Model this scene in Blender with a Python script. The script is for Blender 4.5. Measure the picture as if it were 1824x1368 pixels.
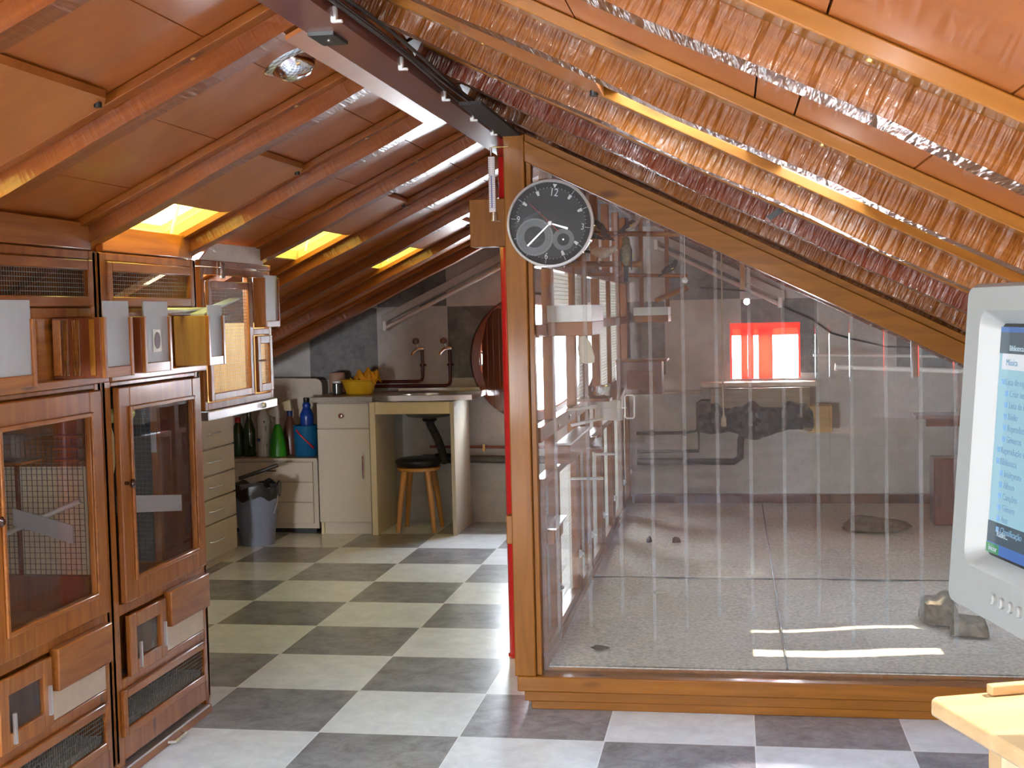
import bpy, bmesh, math, random
from mathutils import Vector, Matrix
random.seed(7)
PI = math.pi
for o in list(bpy.data.objects):
    bpy.data.objects.remove(o)
scene = bpy.context.scene
col = scene.collection

# ------------------------------------------------------------------ camera
cam_d = bpy.data.cameras.new('camera'); cam = bpy.data.objects.new('camera', cam_d); col.objects.link(cam)
cam_d.sensor_width = 36.0; cam_d.lens = 2313.9 / 1824 * 36; cam_d.clip_start = 0.05; cam_d.clip_end = 200
rr = Vector((0.98576543, 0.16647606, -0.02349973)); uu = Vector((0.01386832, 0.0587828, 0.99817446)); dd = Vector((-0.16755353, 0.98429178, -0.05563731))
CAMZ = 1.394
M = Matrix((rr, uu, -dd)).transposed().to_4x4(); M.translation = Vector((0, 0, CAMZ))
cam.matrix_world = M
scene.camera = cam
vs = scene.view_settings
vs.view_transform = 'Standard'; vs.look = 'None'; vs.gamma = 1.0; vs.use_curve_mapping = False
vs.exposure = 0.55

# ------------------------------------------------------------------ daylight
w = bpy.data.worlds.new('daylight'); scene.world = w; w.use_nodes = True
bg = w.node_tree.nodes['Background']; bg.inputs[0].default_value = (0.66, 0.83, 1.0, 1); bg.inputs[1].default_value = 20.0

def lamp(name, kind, energy, color, loc, target=None, size=0.1, size_y=None):
    d = bpy.data.lights.new(name, kind); d.energy = energy; d.color = color
    if kind == 'AREA':
        d.size = size
        if size_y: d.shape = 'RECTANGLE'; d.size_y = size_y
    elif kind in ('POINT', 'SPOT'): d.shadow_soft_size = size
    o = bpy.data.objects.new(name, d); col.objects.link(o); o.location = loc
    if target is not None:
        o.rotation_euler = (Vector(target) - Vector(loc)).to_track_quat('-Z', 'Y').to_euler()
    return o
sun = lamp('sun', 'SUN', 11.0, (1.0, 0.86, 0.62), (4, 3, 8), (4 - .55, 3 - .33, 8 - .85)); sun.data.angle = 0.009
flash = lamp('camera_flash', 'SPOT', 42.0, (1.0, 0.97, 0.93), (0.10, 0.0, CAMZ + 0.03), (-0.45, 4.5, 1.25), 0.02)
flash.data.spot_size = math.radians(95); flash.data.spot_blend = 0.6
# added fill light behind the camera, outside an added unseen window
lamp('window_daylight', 'AREA', 240.0, (0.92, 0.96, 1.0), (-2.62, -4.74, 0.62), (-1.6, 3, 0.7), 0.95, 0.7)

# ------------------------------------------------------------------ materials
def newmat(name):
    m = bpy.data.materials.new(name); m.use_nodes = True
    nt = m.node_tree; b = nt.nodes['Principled BSDF']
    return m, nt, b
def N(nt, t, **kw):
    n = nt.nodes.new(t)
    for k, v in kw.items(): setattr(n, k, v)
    return n
def plain(name, c, rough=0.5, metal=0.0, coat=0.0, noise=0.06, scale=30, bump=0.0, spec=0.5, emit=None, estr=1.0):
    m, nt, b = newmat(name)
    b.inputs['Roughness'].default_value = rough; b.inputs['Metallic'].default_value = metal
    b.inputs['Coat Weight'].default_value = coat; b.inputs['Coat Roughness'].default_value = 0.08
    b.inputs['Specular IOR Level'].default_value = spec
    tc = N(nt, 'ShaderNodeTexCoord'); no = N(nt, 'ShaderNodeTexNoise'); no.inputs['Scale'].default_value = scale; no.inputs['Detail'].default_value = 4
    cr = N(nt, 'ShaderNodeValToRGB')
    cr.color_ramp.elements[0].position = .3; cr.color_ramp.elements[1].position = .7
    cr.color_ramp.elements[0].color = (*[max(0, x * (1 - noise)) for x in c], 1)
    cr.color_ramp.elements[1].color = (*[min(1, x * (1 + noise)) for x in c], 1)
    nt.links.new(tc.outputs['Object'], no.inputs['Vector']); nt.links.new(no.outputs[0], cr.inputs[0]); nt.links.new(cr.outputs[0], b.inputs['Base Color'])
    if bump:
        bp = N(nt, 'ShaderNodeBump'); bp.inputs['Strength'].default_value = bump; bp.inputs['Distance'].default_value = 0.004
        nt.links.new(no.outputs[0], bp.inputs['Height']); nt.links.new(bp.outputs[0], b.inputs['Normal'])
    if emit:
        b.inputs['Emission Color'].default_value = (*emit, 1); b.inputs['Emission Strength'].default_value = estr
    return m
def wood(name, dark, light, axis='x', rough=0.35, coat=0.5, stretch=14.0, scale=1.0, bump=0.12, saw=0.0, knots=True, crough=0.12):
    """varnished wood with grain along one object axis; saw = cross-cut saw marks"""
    m, nt, b = newmat(name)
    b.inputs['Roughness'].default_value = rough; b.inputs['Coat Weight'].default_value = coat; b.inputs['Coat Roughness'].default_value = crough; b.inputs['Specular IOR Level'].default_value = .2
    tc = N(nt, 'ShaderNodeTexCoord'); mp = N(nt, 'ShaderNodeMapping')
    s = [stretch * scale] * 3; s['xyz'.index(axis)] = 1.0 * scale
    mp.inputs['Scale'].default_value = s
    nt.links.new(tc.outputs['Object'], mp.inputs['Vector'])
    n1 = N(nt, 'ShaderNodeTexNoise'); n1.inputs['Scale'].default_value = 2.2; n1.inputs['Detail'].default_value = 8; n1.inputs['Roughness'].default_value = .65; n1.inputs['Distortion'].default_value = .6
    nt.links.new(mp.outputs[0], n1.inputs['Vector'])
    cr = N(nt, 'ShaderNodeValToRGB'); cr.color_ramp.elements[0].position = .33; cr.color_ramp.elements[1].position = .68
    cr.color_ramp.elements[0].color = (*dark, 1); cr.color_ramp.elements[1].color = (*light, 1)
    nt.links.new(n1.outputs[0], cr.inputs[0])
    out = cr.outputs[0]
    if knots:
        mp2 = N(nt, 'ShaderNodeMapping'); s2 = [9.0] * 3; s2['xyz'.index(axis)] = 3.0; mp2.inputs['Scale'].default_value = s2
        nt.links.new(tc.outputs['Object'], mp2.inputs['Vector'])
        vo = N(nt, 'ShaderNodeTexVoronoi'); vo.inputs['Scale'].default_value = 1.0
        nt.links.new(mp2.outputs[0], vo.inputs['Vector'])
        c2 = N(nt, 'ShaderNodeValToRGB'); c2.color_ramp.elements[0].position = .06; c2.color_ramp.elements[0].color = (.25, .16, .12, 1); c2.color_ramp.elements[1].position = .16; c2.color_ramp.elements[1].color = (1, 1, 1, 1)
        nt.links.new(vo.outputs['Distance'], c2.inputs[0])
        mx = N(nt, 'ShaderNodeMix', data_type='RGBA', blend_type='MULTIPLY'); mx.inputs[0].default_value = .8
        nt.links.new(out, mx.inputs[6]); nt.links.new(c2.outputs[0], mx.inputs[7]); out = mx.outputs[2]
    nt.links.new(out, b.inputs['Base Color'])
    bp = N(nt, 'ShaderNodeBump'); bp.inputs['Strength'].default_value = bump; bp.inputs['Distance'].default_value = 0.004
    nt.links.new(n1.outputs[0], bp.inputs['Height'])
    last = bp
    if saw:
        mp3 = N(nt, 'ShaderNodeMapping'); s3 = [8.0] * 3; s3['xyz'.index(axis)] = 55.0; mp3.inputs['Scale'].default_value = s3
        nt.links.new(tc.outputs['Object'], mp3.inputs['Vector'])
        n3 = N(nt, 'ShaderNodeTexNoise'); n3.inputs['Scale'].default_value = 1.0; n3.inputs['Detail'].default_value = 2.5; n3.inputs['Roughness'].default_value = .55
        nt.links.new(mp3.outputs[0], n3.inputs['Vector'])
        b2 = N(nt, 'ShaderNodeBump'); b2.inputs['Strength'].default_value = saw; b2.inputs['Distance'].default_value = 0.012
        nt.links.new(n3.outputs[0], b2.inputs['Height']); nt.links.new(bp.outputs[0], b2.inputs['Normal']); last = b2
        nt.links.new(b2.outputs[0], b.inputs['Coat Normal'])
    nt.links.new(last.outputs[0], b.inputs['Normal'])
    return m
def glass(name, tint=(1, 1, 1), dust=0.05, ior=1.45, boost=1.0, dustcol=(.8, .82, .84), rough=0.0):
    m, nt, b = newmat(name); nt.nodes.remove(b)
    out = nt.nodes['Material Output']
    tr = N(nt, 'ShaderNodeBsdfTransparent'); tr.inputs[0].default_value = (*tint, 1)
    gl = N(nt, 'ShaderNodeBsdfGlossy'); gl.inputs['Roughness'].default_value = rough
    fr = N(nt, 'ShaderNodeFresnel'); fr.inputs[0].default_value = ior
    mu = N(nt, 'ShaderNodeMath', operation='MULTIPLY'); mu.inputs[1].default_value = boost; mu.use_clamp = True
    ge = N(nt, 'ShaderNodeNewGeometry'); inv = N(nt, 'ShaderNodeMath', operation='SUBTRACT'); inv.inputs[0].default_value = 1.0
    nt.links.new(ge.outputs['Backfacing'], inv.inputs[1])
    mf = N(nt, 'ShaderNodeMath', operation='MULTIPLY'); nt.links.new(fr.outputs[0], mf.inputs[0]); nt.links.new(inv.outputs[0], mf.inputs[1])
    nt.links.new(mf.outputs[0], mu.inputs[0])
    m1 = N(nt, 'ShaderNodeMixShader'); nt.links.new(mu.outputs[0], m1.inputs[0]); nt.links.new(tr.outputs[0], m1.inputs[1]); nt.links.new(gl.outputs[0], m1.inputs[2])
    last = m1
    if dust:
        df = N(nt, 'ShaderNodeBsdfDiffuse'); df.inputs[0].default_value = (*dustcol, 1)
        tl = N(nt, 'ShaderNodeBsdfTranslucent'); tl.inputs[0].default_value = (*dustcol, 1)
        m3 = N(nt, 'ShaderNodeMixShader'); m3.inputs[0].default_value = .5; nt.links.new(df.outputs[0], m3.inputs[1]); nt.links.new(tl.outputs[0], m3.inputs[2])
        m2 = N(nt, 'ShaderNodeMixShader'); m2.inputs[0].default_value = dust
        nt.links.new(m1.outputs[0], m2.inputs[1]); nt.links.new(m3.outputs[0], m2.inputs[2]); last = m2
    nt.links.new(last.outputs[0], out.inputs[0])
    return m
def tiles(name, lightc, darkc, wall=False):
    m, nt, b = newmat(name)
    tc = N(nt, 'ShaderNodeTexCoord'); mp = N(nt, 'ShaderNodeMapping')
    T = .48
    mp.inputs['Scale'].default_value = (1 / T, 1 / T, 1 / T)
    if wall: mp.inputs['Location'].default_value = (1.385 / T + 101, .5, 100.0)
    else: mp.inputs['Location'].default_value = (1.3853 / T + 101, -4.1161 / T + 100, .5)
    nt.links.new(tc.outputs['Object'], mp.inputs['Vector'])
    ck = N(nt, 'ShaderNodeTexChecker'); ck.inputs['Scale'].default_value = 1.0
    no = N(nt, 'ShaderNodeTexNoise'); no.inputs['Scale'].default_value = 9; no.inputs['Detail'].default_value = 12; no.inputs['Roughness'].default_value = .78; no.inputs['Distortion'].default_value = .4
    nt.links.new(tc.outputs['Object'], no.inputs['Vector'])
    def ramp(c, k):
        r = N(nt, 'ShaderNodeValToRGB'); r.color_ramp.elements[0].position = .38; r.color_ramp.elements[1].position = .64
        r.color_ramp.elements[0].color = (*[x * (1 - k) for x in c], 1); r.color_ramp.elements[1].color = (*[min(1, x * (1 + k)) for x in c], 1)
        nt.links.new(no.outputs[0], r.inputs[0]); return r
    r1 = ramp(lightc, .12); r2 = ramp(darkc, .42)
    if wall:
        # plain light tiles below the counter line
        sx = N(nt, 'ShaderNodeSeparateXYZ'); nt.links.new(tc.outputs['Object'], sx.inputs[0])
        gt = N(nt, 'ShaderNodeMath', operation='LESS_THAN'); gt.inputs[1].default_value = .96; nt.links.new(sx.outputs[2], gt.inputs[0])
        mxx = N(nt, 'ShaderNodeMath', operation='MAXIMUM')
        nt.links.new(mp.outputs[0], ck.inputs['Vector'])
        nt.links.new(ck.outputs['Fac'], mxx.inputs[0]); nt.links.new(gt.outputs[0], mxx.inputs[1]); fac = mxx.outputs[0]
    else:
        nt.links.new(mp.outputs[0], ck.inputs['Vector']); fac = ck.outputs['Fac']
    mx = N(nt, 'ShaderNodeMix', data_type='RGBA'); nt.links.new(fac, mx.inputs[0])
    nt.links.new(r2.outputs[0], mx.inputs[6]); nt.links.new(r1.outputs[0], mx.inputs[7])
    # joint lines
    br = N(nt, 'ShaderNodeVectorMath', operation='FRACTION'); nt.links.new(mp.outputs[0], br.inputs[0])
    s2 = N(nt, 'ShaderNodeSeparateXYZ'); nt.links.new(br.outputs[0], s2.inputs[0])
    def edge(sock):
        a = N(nt, 'ShaderNodeMath', operation='SUBTRACT'); a.inputs[1].default_value = .5; nt.links.new(sock, a.inputs[0])
        c = N(nt, 'ShaderNodeMath', operation='ABSOLUTE'); nt.links.new(a.outputs[0], c.inputs[0])
        d = N(nt, 'ShaderNodeMath', operation='GREATER_THAN'); d.inputs[1].default_value = .4955; nt.links.new(c.outputs[0], d.inputs[0]); return d.outputs[0]
    e1 = edge(s2.outputs[0]); e2 = edge(s2.outputs[2] if wall else s2.outputs[1])
    ee = N(nt, 'ShaderNodeMath', operation='MAXIMUM'); nt.links.new(e1, ee.inputs[0]); nt.links.new(e2, ee.inputs[1])
    m3 = N(nt, 'ShaderNodeMix', data_type='RGBA'); nt.links.new(ee.outputs[0], m3.inputs[0]); nt.links.new(mx.outputs[2], m3.inputs[6]); m3.inputs[7].default_value = (*[min(1, x * 1.1) for x in lightc], 1)
    nt.links.new(m3.outputs[2], b.inputs['Base Color'])
    b.inputs['Roughness'].default_value = .28 if not wall else .4
    b.inputs['Coat Weight'].default_value = .3 if not wall else 0; b.inputs['Coat Roughness'].default_value = .15
    return m

W = {}
W['rafter'] = wood('varnished_rafter_wood', (.10, .026, .003), (.22, .068, .007), 'x', rough=.35, coat=.65, saw=1.0, bump=.3, crough=.07)
W['rafterRed'] = wood('dark_red_rafter_wood', (.07, .012, .004), (.17, .035, .009), 'x', rough=.35, coat=.9, saw=1.0, bump=.3, crough=.07)
W['rafterL'] = wood('dark_rafter_wood', (.15, .032, .004), (.27, .07, .007), 'x', rough=.4, coat=.3, saw=.25, bump=.2, crough=.16)
W['battenL'] = wood('dark_batten_wood', (.2, .048, .005), (.32, .095, .01), 'x', rough=.4, coat=.2)
W['batten'] = wood('varnished_batten_wood', (.18, .06, .006), (.29, .105, .011), 'x', rough=.35, coat=.4, bump=.15)
W['panel'] = wood('varnished_panel', (.31, .08, .013), (.38, .105, .018), 'x', rough=.45, coat=.4, stretch=3, bump=.03, knots=False, crough=.1)
W['hatch'] = wood('hatch_board', (.33, .1, .022), (.42, .14, .03), 'x', rough=.45, coat=.25, stretch=3, bump=.03, knots=False)
W['cabx'] = wood('cabinet_pine_x', (.23, .065, .011), (.4, .135, .024), 'x', rough=.35, coat=.6)
W['caby'] = wood('cabinet_pine_y', (.23, .065, .011), (.4, .135, .024), 'y', rough=.35, coat=.6)
W['cabz'] = wood('cabinet_pine_z', (.23, .065, .011), (.4, .135, .024), 'z', rough=.35, coat=.6)
W['avx'] = wood('aviary_pine_x', (.19, .062, .005), (.28, .098, .008), 'x', rough=.5, coat=.18)
W['avy'] = wood('aviary_pine_y', (.2, .065, .007), (.3, .105, .012), 'y', rough=.4, coat=.35)
W['avz'] = wood('aviary_pine_z', (.19, .062, .005), (.28, .098, .008), 'z', rough=.55, coat=.06)
W['redwood'] = wood('red_brown_wood', (.11, .022, .008), (.2, .05, .016), 'z', rough=.3, coat=.7)
W['pinelight'] = wood('light_pine', (.5, .36, .18), (.64, .49, .28), 'x', rough=.5, coat=.1, knots=False)
W['desk'] = wood('beech_desk', (.42, .26, .12), (.52, .34, .17), 'x', rough=.35, coat=.3, knots=False, stretch=8)
W['oak'] = wood('figured_oak_side', (.34, .16, .04), (.5, .27, .08), 'z', rough=.4, coat=.3, stretch=7, knots=False)
W['stool'] = wood('honey_stool_wood', (.52, .23, .06), (.64, .32, .1), 'z', rough=.3, coat=.5, knots=False)
G_clear = glass('clear_glass', dust=.025)
G_front = glass('aviary_front_glass', dust=.028, boost=2.0)  # milky mix puts flare and reflection haze into the glass
G_bar = glass('acrylic_bar', tint=(.93, .95, .95), dust=.09, boost=1.6, dustcol=(.85, .88, .9))
G_frost = plain('frosted_plastic', (.62, .62, .62), .35, noise=.03); 
G_frost.node_tree.nodes['Principled BSDF'].inputs['Transmission Weight'].default_value = .35
G_frost.node_tree.nodes['Principled BSDF'].inputs['Roughness'].default_value = .5
G_sky = glass('yellowed_skylight_pane', tint=(.74, .68, .30), dust=.12, dustcol=(1, .8, .3))
G_win = glass('window_pane', dust=.02)
tile_floor = tiles('checker_floor_tiles', (.78, .82, .93), (.27, .28, .325))
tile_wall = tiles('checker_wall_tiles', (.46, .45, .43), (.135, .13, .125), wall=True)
white_wall = plain('off_white_plaster', (.62, .6, .57), .8, noise=.04, scale=6)
steel_red = plain('dark_red_painted_steel', (.17, .05, .035), .3, coat=.6)
red_paint = plain('bright_red_paint', (.5, .01, .012), .25, coat=.6, noise=.03)
silver = plain('satin_silver', (.8, .78, .77), .3, metal=.35, coat=.5, noise=.02)
chrome = plain('chrome', (.8, .8, .8), .1, metal=1, noise=.02)
alu = plain('brushed_aluminium', (.72, .72, .72), .3, metal=.9, noise=.04)
wire = plain('galvanised_wire', (.22, .21, .18), .4, metal=.6)
brass = plain('brass', (.75, .52, .18), .3, metal=1)
cream = plain('cream_laminate', (.56, .48, .37), .45, noise=.02)
creamedge = plain('cream_edge_banding', (.72, .58, .36), .45, noise=.02)
greytop = plain('grey_laminate_worktop', (.33, .29, .25), .35, noise=.2, scale=120)
black = plain('black_plastic', (.012, .012, .012), .4)
blackrub = plain('black_rubber', (.02, .02, .02), .6, bump=.2)
white_pl = plain('white_plastic', (.75, .75, .73), .4, noise=.02)
beige_pl = plain('beige_monitor_plastic', (.2, .196, .18), .4, noise=.015)
darkvoid = plain('dark_backing', (.03, .022, .018), .8)
# ------------------------------------------------------------------ mesh helpers
class MB:
    def __init__(s): s.v = []; s.f = []; s.sm = False
    def add(s, vs, fs):
        n = len(s.v); s.v += [tuple(v) for v in vs]; s.f += [tuple(i + n for i in f) for f in fs]; return s
    def box(s, x0, x1, y0, y1, z0, z1):
        return s.add([(x0, y0, z0), (x1, y0, z0), (x1, y1, z0), (x0, y1, z0), (x0, y0, z1), (x1, y0, z1), (x1, y1, z1), (x0, y1, z1)],
                     [(0, 3, 2, 1), (4, 5, 6, 7), (0, 1, 5, 4), (1, 2, 6, 5), (2, 3, 7, 6), (3, 0, 4, 7)])
    def hexa(s, lo, hi):
        """4 lower corners, 4 upper corners"""
        return s.add(list(lo) + list(hi), [(0, 3, 2, 1), (4, 5, 6, 7), (0, 1, 5, 4), (1, 2, 6, 5), (2, 3, 7, 6), (3, 0, 4, 7)])
    def prism(s, poly, d0, d1, plane='xz'):
        n = len(poly)
        def P(a, b, d): return {'xz': (a, d, b), 'yz': (d, a, b), 'xy': (a, b, d)}[plane]
        vs = [P(a, b, d0) for a, b in poly] + [P(a, b, d1) for a, b in poly]
        fs = [tuple(range(n))[::-1], tuple(range(n, 2 * n))] + [(i, (i + 1) % n, (i + 1) % n + n, i + n) for i in range(n)]
        return s.add(vs, fs)
    def tube(s, path, r, n=8, caps=True):
        path = [Vector(p) for p in path]; rs = r if isinstance(r, (list, tuple)) else [r] * len(path)
        vs = []; prev = None
        for i, p in enumerate(path):
            t = (path[min(i + 1, len(path) - 1)] - path[max(i - 1, 0)]).normalized()
            if prev is None:
                a = Vector((0, 0, 1)) if abs(t.z) < .9 else Vector((1, 0, 0)); u = t.cross(a).normalized()
            else:
                u = (prev - t * prev.dot(t)).normalized()
            prev = u; v = t.cross(u)
            for k in range(n):
                a = 2 * PI * k / n; vs.append(p + (u * math.cos(a) + v * math.sin(a)) * rs[i])
        fs = []
        for i in range(len(path) - 1):
            for k in range(n): fs.append((i * n + k, i * n + (k + 1) % n, (i + 1) * n + (k + 1) % n, (i + 1) * n + k))
        if caps: fs += [tuple(range(n))[::-1], tuple(range((len(path) - 1) * n, len(path) * n))]
        return s.add(vs, fs)
    def cyl(s, p0, p1, r, n=16): return s.tube([p0, p1], r, n)
    def lathe(s, prof, c, axis='z', n=28, closed=False, sx=1, sy=1):
        vs = []
        for r, h in prof:
            for k in range(n):
                a = 2 * PI * k / n; x, y = r * math.cos(a) * sx, r * math.sin(a) * sy
                vs.append({'z': (c[0] + x, c[1] + y, c[2] + h), 'y': (c[0] + x, c[1] + h, c[2] + y), 'x': (c[0] + h, c[1] + x, c[2] + y)}[axis])
        m = len(prof); fs = []
        for i in range(m - 1 + (1 if closed else 0)):
            j = (i + 1) % m
            for k in range(n): fs.append((i * n + k, i * n + (k + 1) % n, j * n + (k + 1) % n, j * n + k))
        if not closed: fs += [tuple(range(n))[::-1], tuple(range((m - 1) * n, m * n))]
        return s.add(vs, fs)
    def wires(s, plane, d, a0, a1, b0, b1, pa, pb, r=.0009):
        """rectangular wire grid: thin square wires"""
        k = max(1, round((a1 - a0) / pa)); l = max(1, round((b1 - b0) / pb))
        def B(u0, u1, v0, v1):
            if plane == 'yz': s.box(d - r, d + r, u0, u1, v0, v1)
            elif plane == 'xz': s.box(u0, u1, d - r, d + r, v0, v1)
            else: s.box(u0, u1, v0, v1, d - r, d + r)
        for i in range(k + 1):
            a = a0 + (a1 - a0) * i / k; B(a - r, a + r, b0, b1)
        for i in range(l + 1):
            b = b0 + (b1 - b0) * i / l; B(a0, a1, b - r, b + r)
        return s
    def build(s, name, mat, parent=None, label=None, cat=None, group=None, kind=None, bevel=0, smooth=True, origin=None):
        if parent is not None: off = OFF.get(parent.name, Vector((0, 0, 0)))
        else:
            if origin is None:
                xs = [v[0] for v in s.v]; ys = [v[1] for v in s.v]; zs = [v[2] for v in s.v]
                origin = ((min(xs) + max(xs)) / 2, (min(ys) + max(ys)) / 2, min(zs))
            off = Vector(origin)
        me = bpy.data.meshes.new(name); me.from_pydata([(v[0] - off.x, v[1] - off.y, v[2] - off.z) for v in s.v], [], s.f); me.update()
        bm = bmesh.new(); bm.from_mesh(me); bmesh.ops.recalc_face_normals(bm, faces=bm.faces); bm.to_mesh(me); bm.free()
        if smooth:
            for p in me.polygons: p.use_smooth = True
            me.set_sharp_from_angle(angle=math.radians(38))
        me.materials.append(mat)
        o = bpy.data.objects.new(name, me); col.objects.link(o)
        if parent is not None: o.parent = parent; OFF[o.name] = off
        else: o.location = off; OFF[o.name] = off
        if bevel:
            md = o.modifiers.new('bevel', 'BEVEL'); md.width = bevel; md.segments = 2; md.limit_method = 'ANGLE'
        tag(o, label, cat, group, kind)
        return o
OFF = {}
def tag(o, label=None, cat=None, group=None, kind=None):
    if label: o['label'] = label
    if cat: o['category'] = cat
    if group: o['group'] = group
    if kind: o['kind'] = kind
def thing(name, label, cat, loc=(0, 0, 0), group=None, matrix=None):
    o = bpy.data.objects.new(name, None); col.objects.link(o); o.empty_display_size = .05
    if matrix is not None: o.matrix_world = matrix; OFF[o.name] = Vector((0, 0, 0))
    else: o.location = loc; OFF[o.name] = Vector(loc)
    tag(o, label, cat, group); return o
def struct(name, mb, mat, parent=None, **kw):
    return mb.build(name, mat, parent, kind=None if parent is not None else 'structure', **kw)
def copy_tree(o, parent=None):
    c = o.copy(); col.objects.link(c)
    if parent is not None: c.parent = parent
    for ch in list(o.children): copy_tree(ch, c)
    return c
def B(*a): return MB().box(*a)
def text(name, s, size, mat, parent, mtx, depth=.0004, label=None, align='CENTER'):
    cu = bpy.data.curves.new(name, 'FONT'); cu.body = s; cu.size = size; cu.extrude = depth; cu.align_x = align; cu.align_y = 'CENTER'
    tmp = bpy.data.objects.new('tmp_text', cu); col.objects.link(tmp)
    bpy.context.view_layer.update()
    me = bpy.data.meshes.new_from_object(tmp.evaluated_get(bpy.context.evaluated_depsgraph_get()))
    bpy.data.objects.remove(tmp)
    me.materials.clear(); me.materials.append(mat); me.name = name
    me.transform(mtx)
    o = bpy.data.objects.new(name, me); col.objects.link(o); o.parent = parent
    if label: o['label'] = label
    return o

# ------------------------------------------------------------------ the shell
RX = -.86                                   # ridge line
def zL(x): return CAMZ + 1.113 + .48 * x    # rafter undersides, left slope
def zR(x): return CAMZ + .27 - .5 * x       # and right slope
def zU(x): return zL(x) if x < RX else zR(x)
PH = .075                                   # panels above the rafter undersides
XL, XR, YB, YF = -3.5, 1.37, 8.45, -4.8
struct('floor', B(XL - .1, XR + .1, YF - .1, YB + .1, -.06, 0), tile_floor, origin=(0, 0, 0))
ytop = [(XL, 0), (XR, 0), (XR, zR(XR) + .1), (RX, zR(RX) + .14), (XL, zL(XL) + .1)]
# back wall with its round opening and its small square window
def holed_wall():
    m = MB(); ny = 48
    cx, cz, R = -1.285, 1.09, .345
    hx0, hx1, hz0, hz1 = -.013, .426, .93, 1.285
    def top(x): return zU(x) + .12
    cells = []
    xs = sorted(set([XL, -3.0, -2.4, -1.9, cx - .45, cx + .45, RX, -.5, hx0, hx1, .9, XR]))
    for a, b in zip(xs[:-1], xs[1:]):
        if a >= cx - .451 and b <= cx + .451: continue
        mid = (a + b) / 2
        if hx0 - .001 <= mid <= hx1 + .001:
            for z0, z1 in ((0, hz0), (hz1, None)):
                lo = [(a, YB, z0), (b, YB, z0), (b, YB + .2, z0), (a, YB + .2, z0)]
                hi = [(a, YB, z1 or top(a)), (b, YB, z1 or top(b)), (b, YB + .2, z1 or top(b)), (a, YB + .2, z1 or top(a))]
                m.hexa(lo, hi)
        else:
            m.hexa([(a, YB, 0), (b, YB, 0), (b, YB + .2, 0), (a, YB + .2, 0)], [(a, YB, top(a)), (b, YB, top(b)), (b, YB + .2, top(b)), (a, YB + .2, top(a))])
    # ring of wall around the round opening, between cx-.45 and cx+.45
    n = 48; q = .45; ring_o = []; ring_i = []
    def outer(a):
        c, s_ = math.cos(a), math.sin(a); k = 1e9
        for dx in (q if c > 0 else -q,):
            if abs(c) > 1e-6: k = min(k, dx / c)
        if s_ < 0 and abs(s_) > 1e-6: k = min(k, -cz / s_)
        if s_ > 0:
            # march to roof line
            t = .1
            while t < 3 and cz + t * s_ < top(max(XL, min(XR, cx + t * c))): t += .002
            k = min(k, t)
        return (cx + k * c, cz + k * s_)
    angs = sorted([2 * PI * i / n for i in range(n)] + [math.atan2(-cz, q) % (2 * PI), math.atan2(-cz, -q) % (2 * PI), math.atan2(top(cx + q) - cz, q), math.atan2(top(cx - q) - cz, -q), math.atan2(top(RX) - cz, RX - cx)])
    P = [(outer(a), (cx + R * math.cos(a), cz + R * math.sin(a))) for a in angs]
    N_ = len(P)
    vs = []
    for o_, i_ in P:
        vs += [(o_[0], YB, o_[1]), (i_[0], YB, i_[1]), (o_[0], YB + .2, o_[1]), (i_[0], YB + .2, i_[1])]
    fs = []
    for k in range(N_):
        a = 4 * k; b = 4 * ((k + 1) % N_)
        fs += [(a, b, b + 1, a + 1), (a + 2, a + 3, b + 3, b + 2), (a + 1, b + 1, b + 3, a + 3), (a, a + 2, b + 2, b)]
    m.add(vs, fs)
    return m
struct('wall_back', holed_wall(), tile_wall, origin=(0, 0, 0), smooth=False)
struct('wall_left', B(XL - .1, XL, YF, YB, 0, zL(XL) + .13), white_wall)
struct('wall_right', B(XR, XR + .1, YF, YB, 0, zR(XR) + .13), white_wall)
fw = MB()
wx0, wx1, wz0, wz1 = -3.15, -2.15, .25, 1.0
for a, b in ((XL, wx0), (wx1, XR)):
    pts = [(a, 0), (b, 0), (b, zU(b) + .12)] + ([(RX, zU(RX) + .12)] if a < RX < b else []) + [(a, zU(a) + .12)]
    fw.prism(pts, YF - .1, YF)
fw.prism([(wx0, 0), (wx1, 0), (wx1, wz0), (wx0, wz0)], YF - .1, YF)
fw.prism([(wx0, wz1), (wx1, wz1), (wx1, zU(wx1) + .12), (wx0, zU(wx0) + .12)], YF - .1, YF)
struct('wall_front', fw, white_wall)
f = MB()
for a, b, c, d in ((wx0, wx0 + .05, wz0, wz1), (wx1 - .05, wx1, wz0, wz1), (wx0, wx1, wz0, wz0 + .05), (wx0, wx1, wz1 - .05, wz1), (-2.67, -2.63, wz0, wz1)): f.box(a, b, YF - .08, YF - .02, c, d)
wf = struct('window_1', f, W['pinelight'], smooth=False)  # added window out of view, made for the fill light
B(wx0, wx1, YF - .055, YF - .05, wz0, wz1).build('window_glass', G_win, wf)

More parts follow.
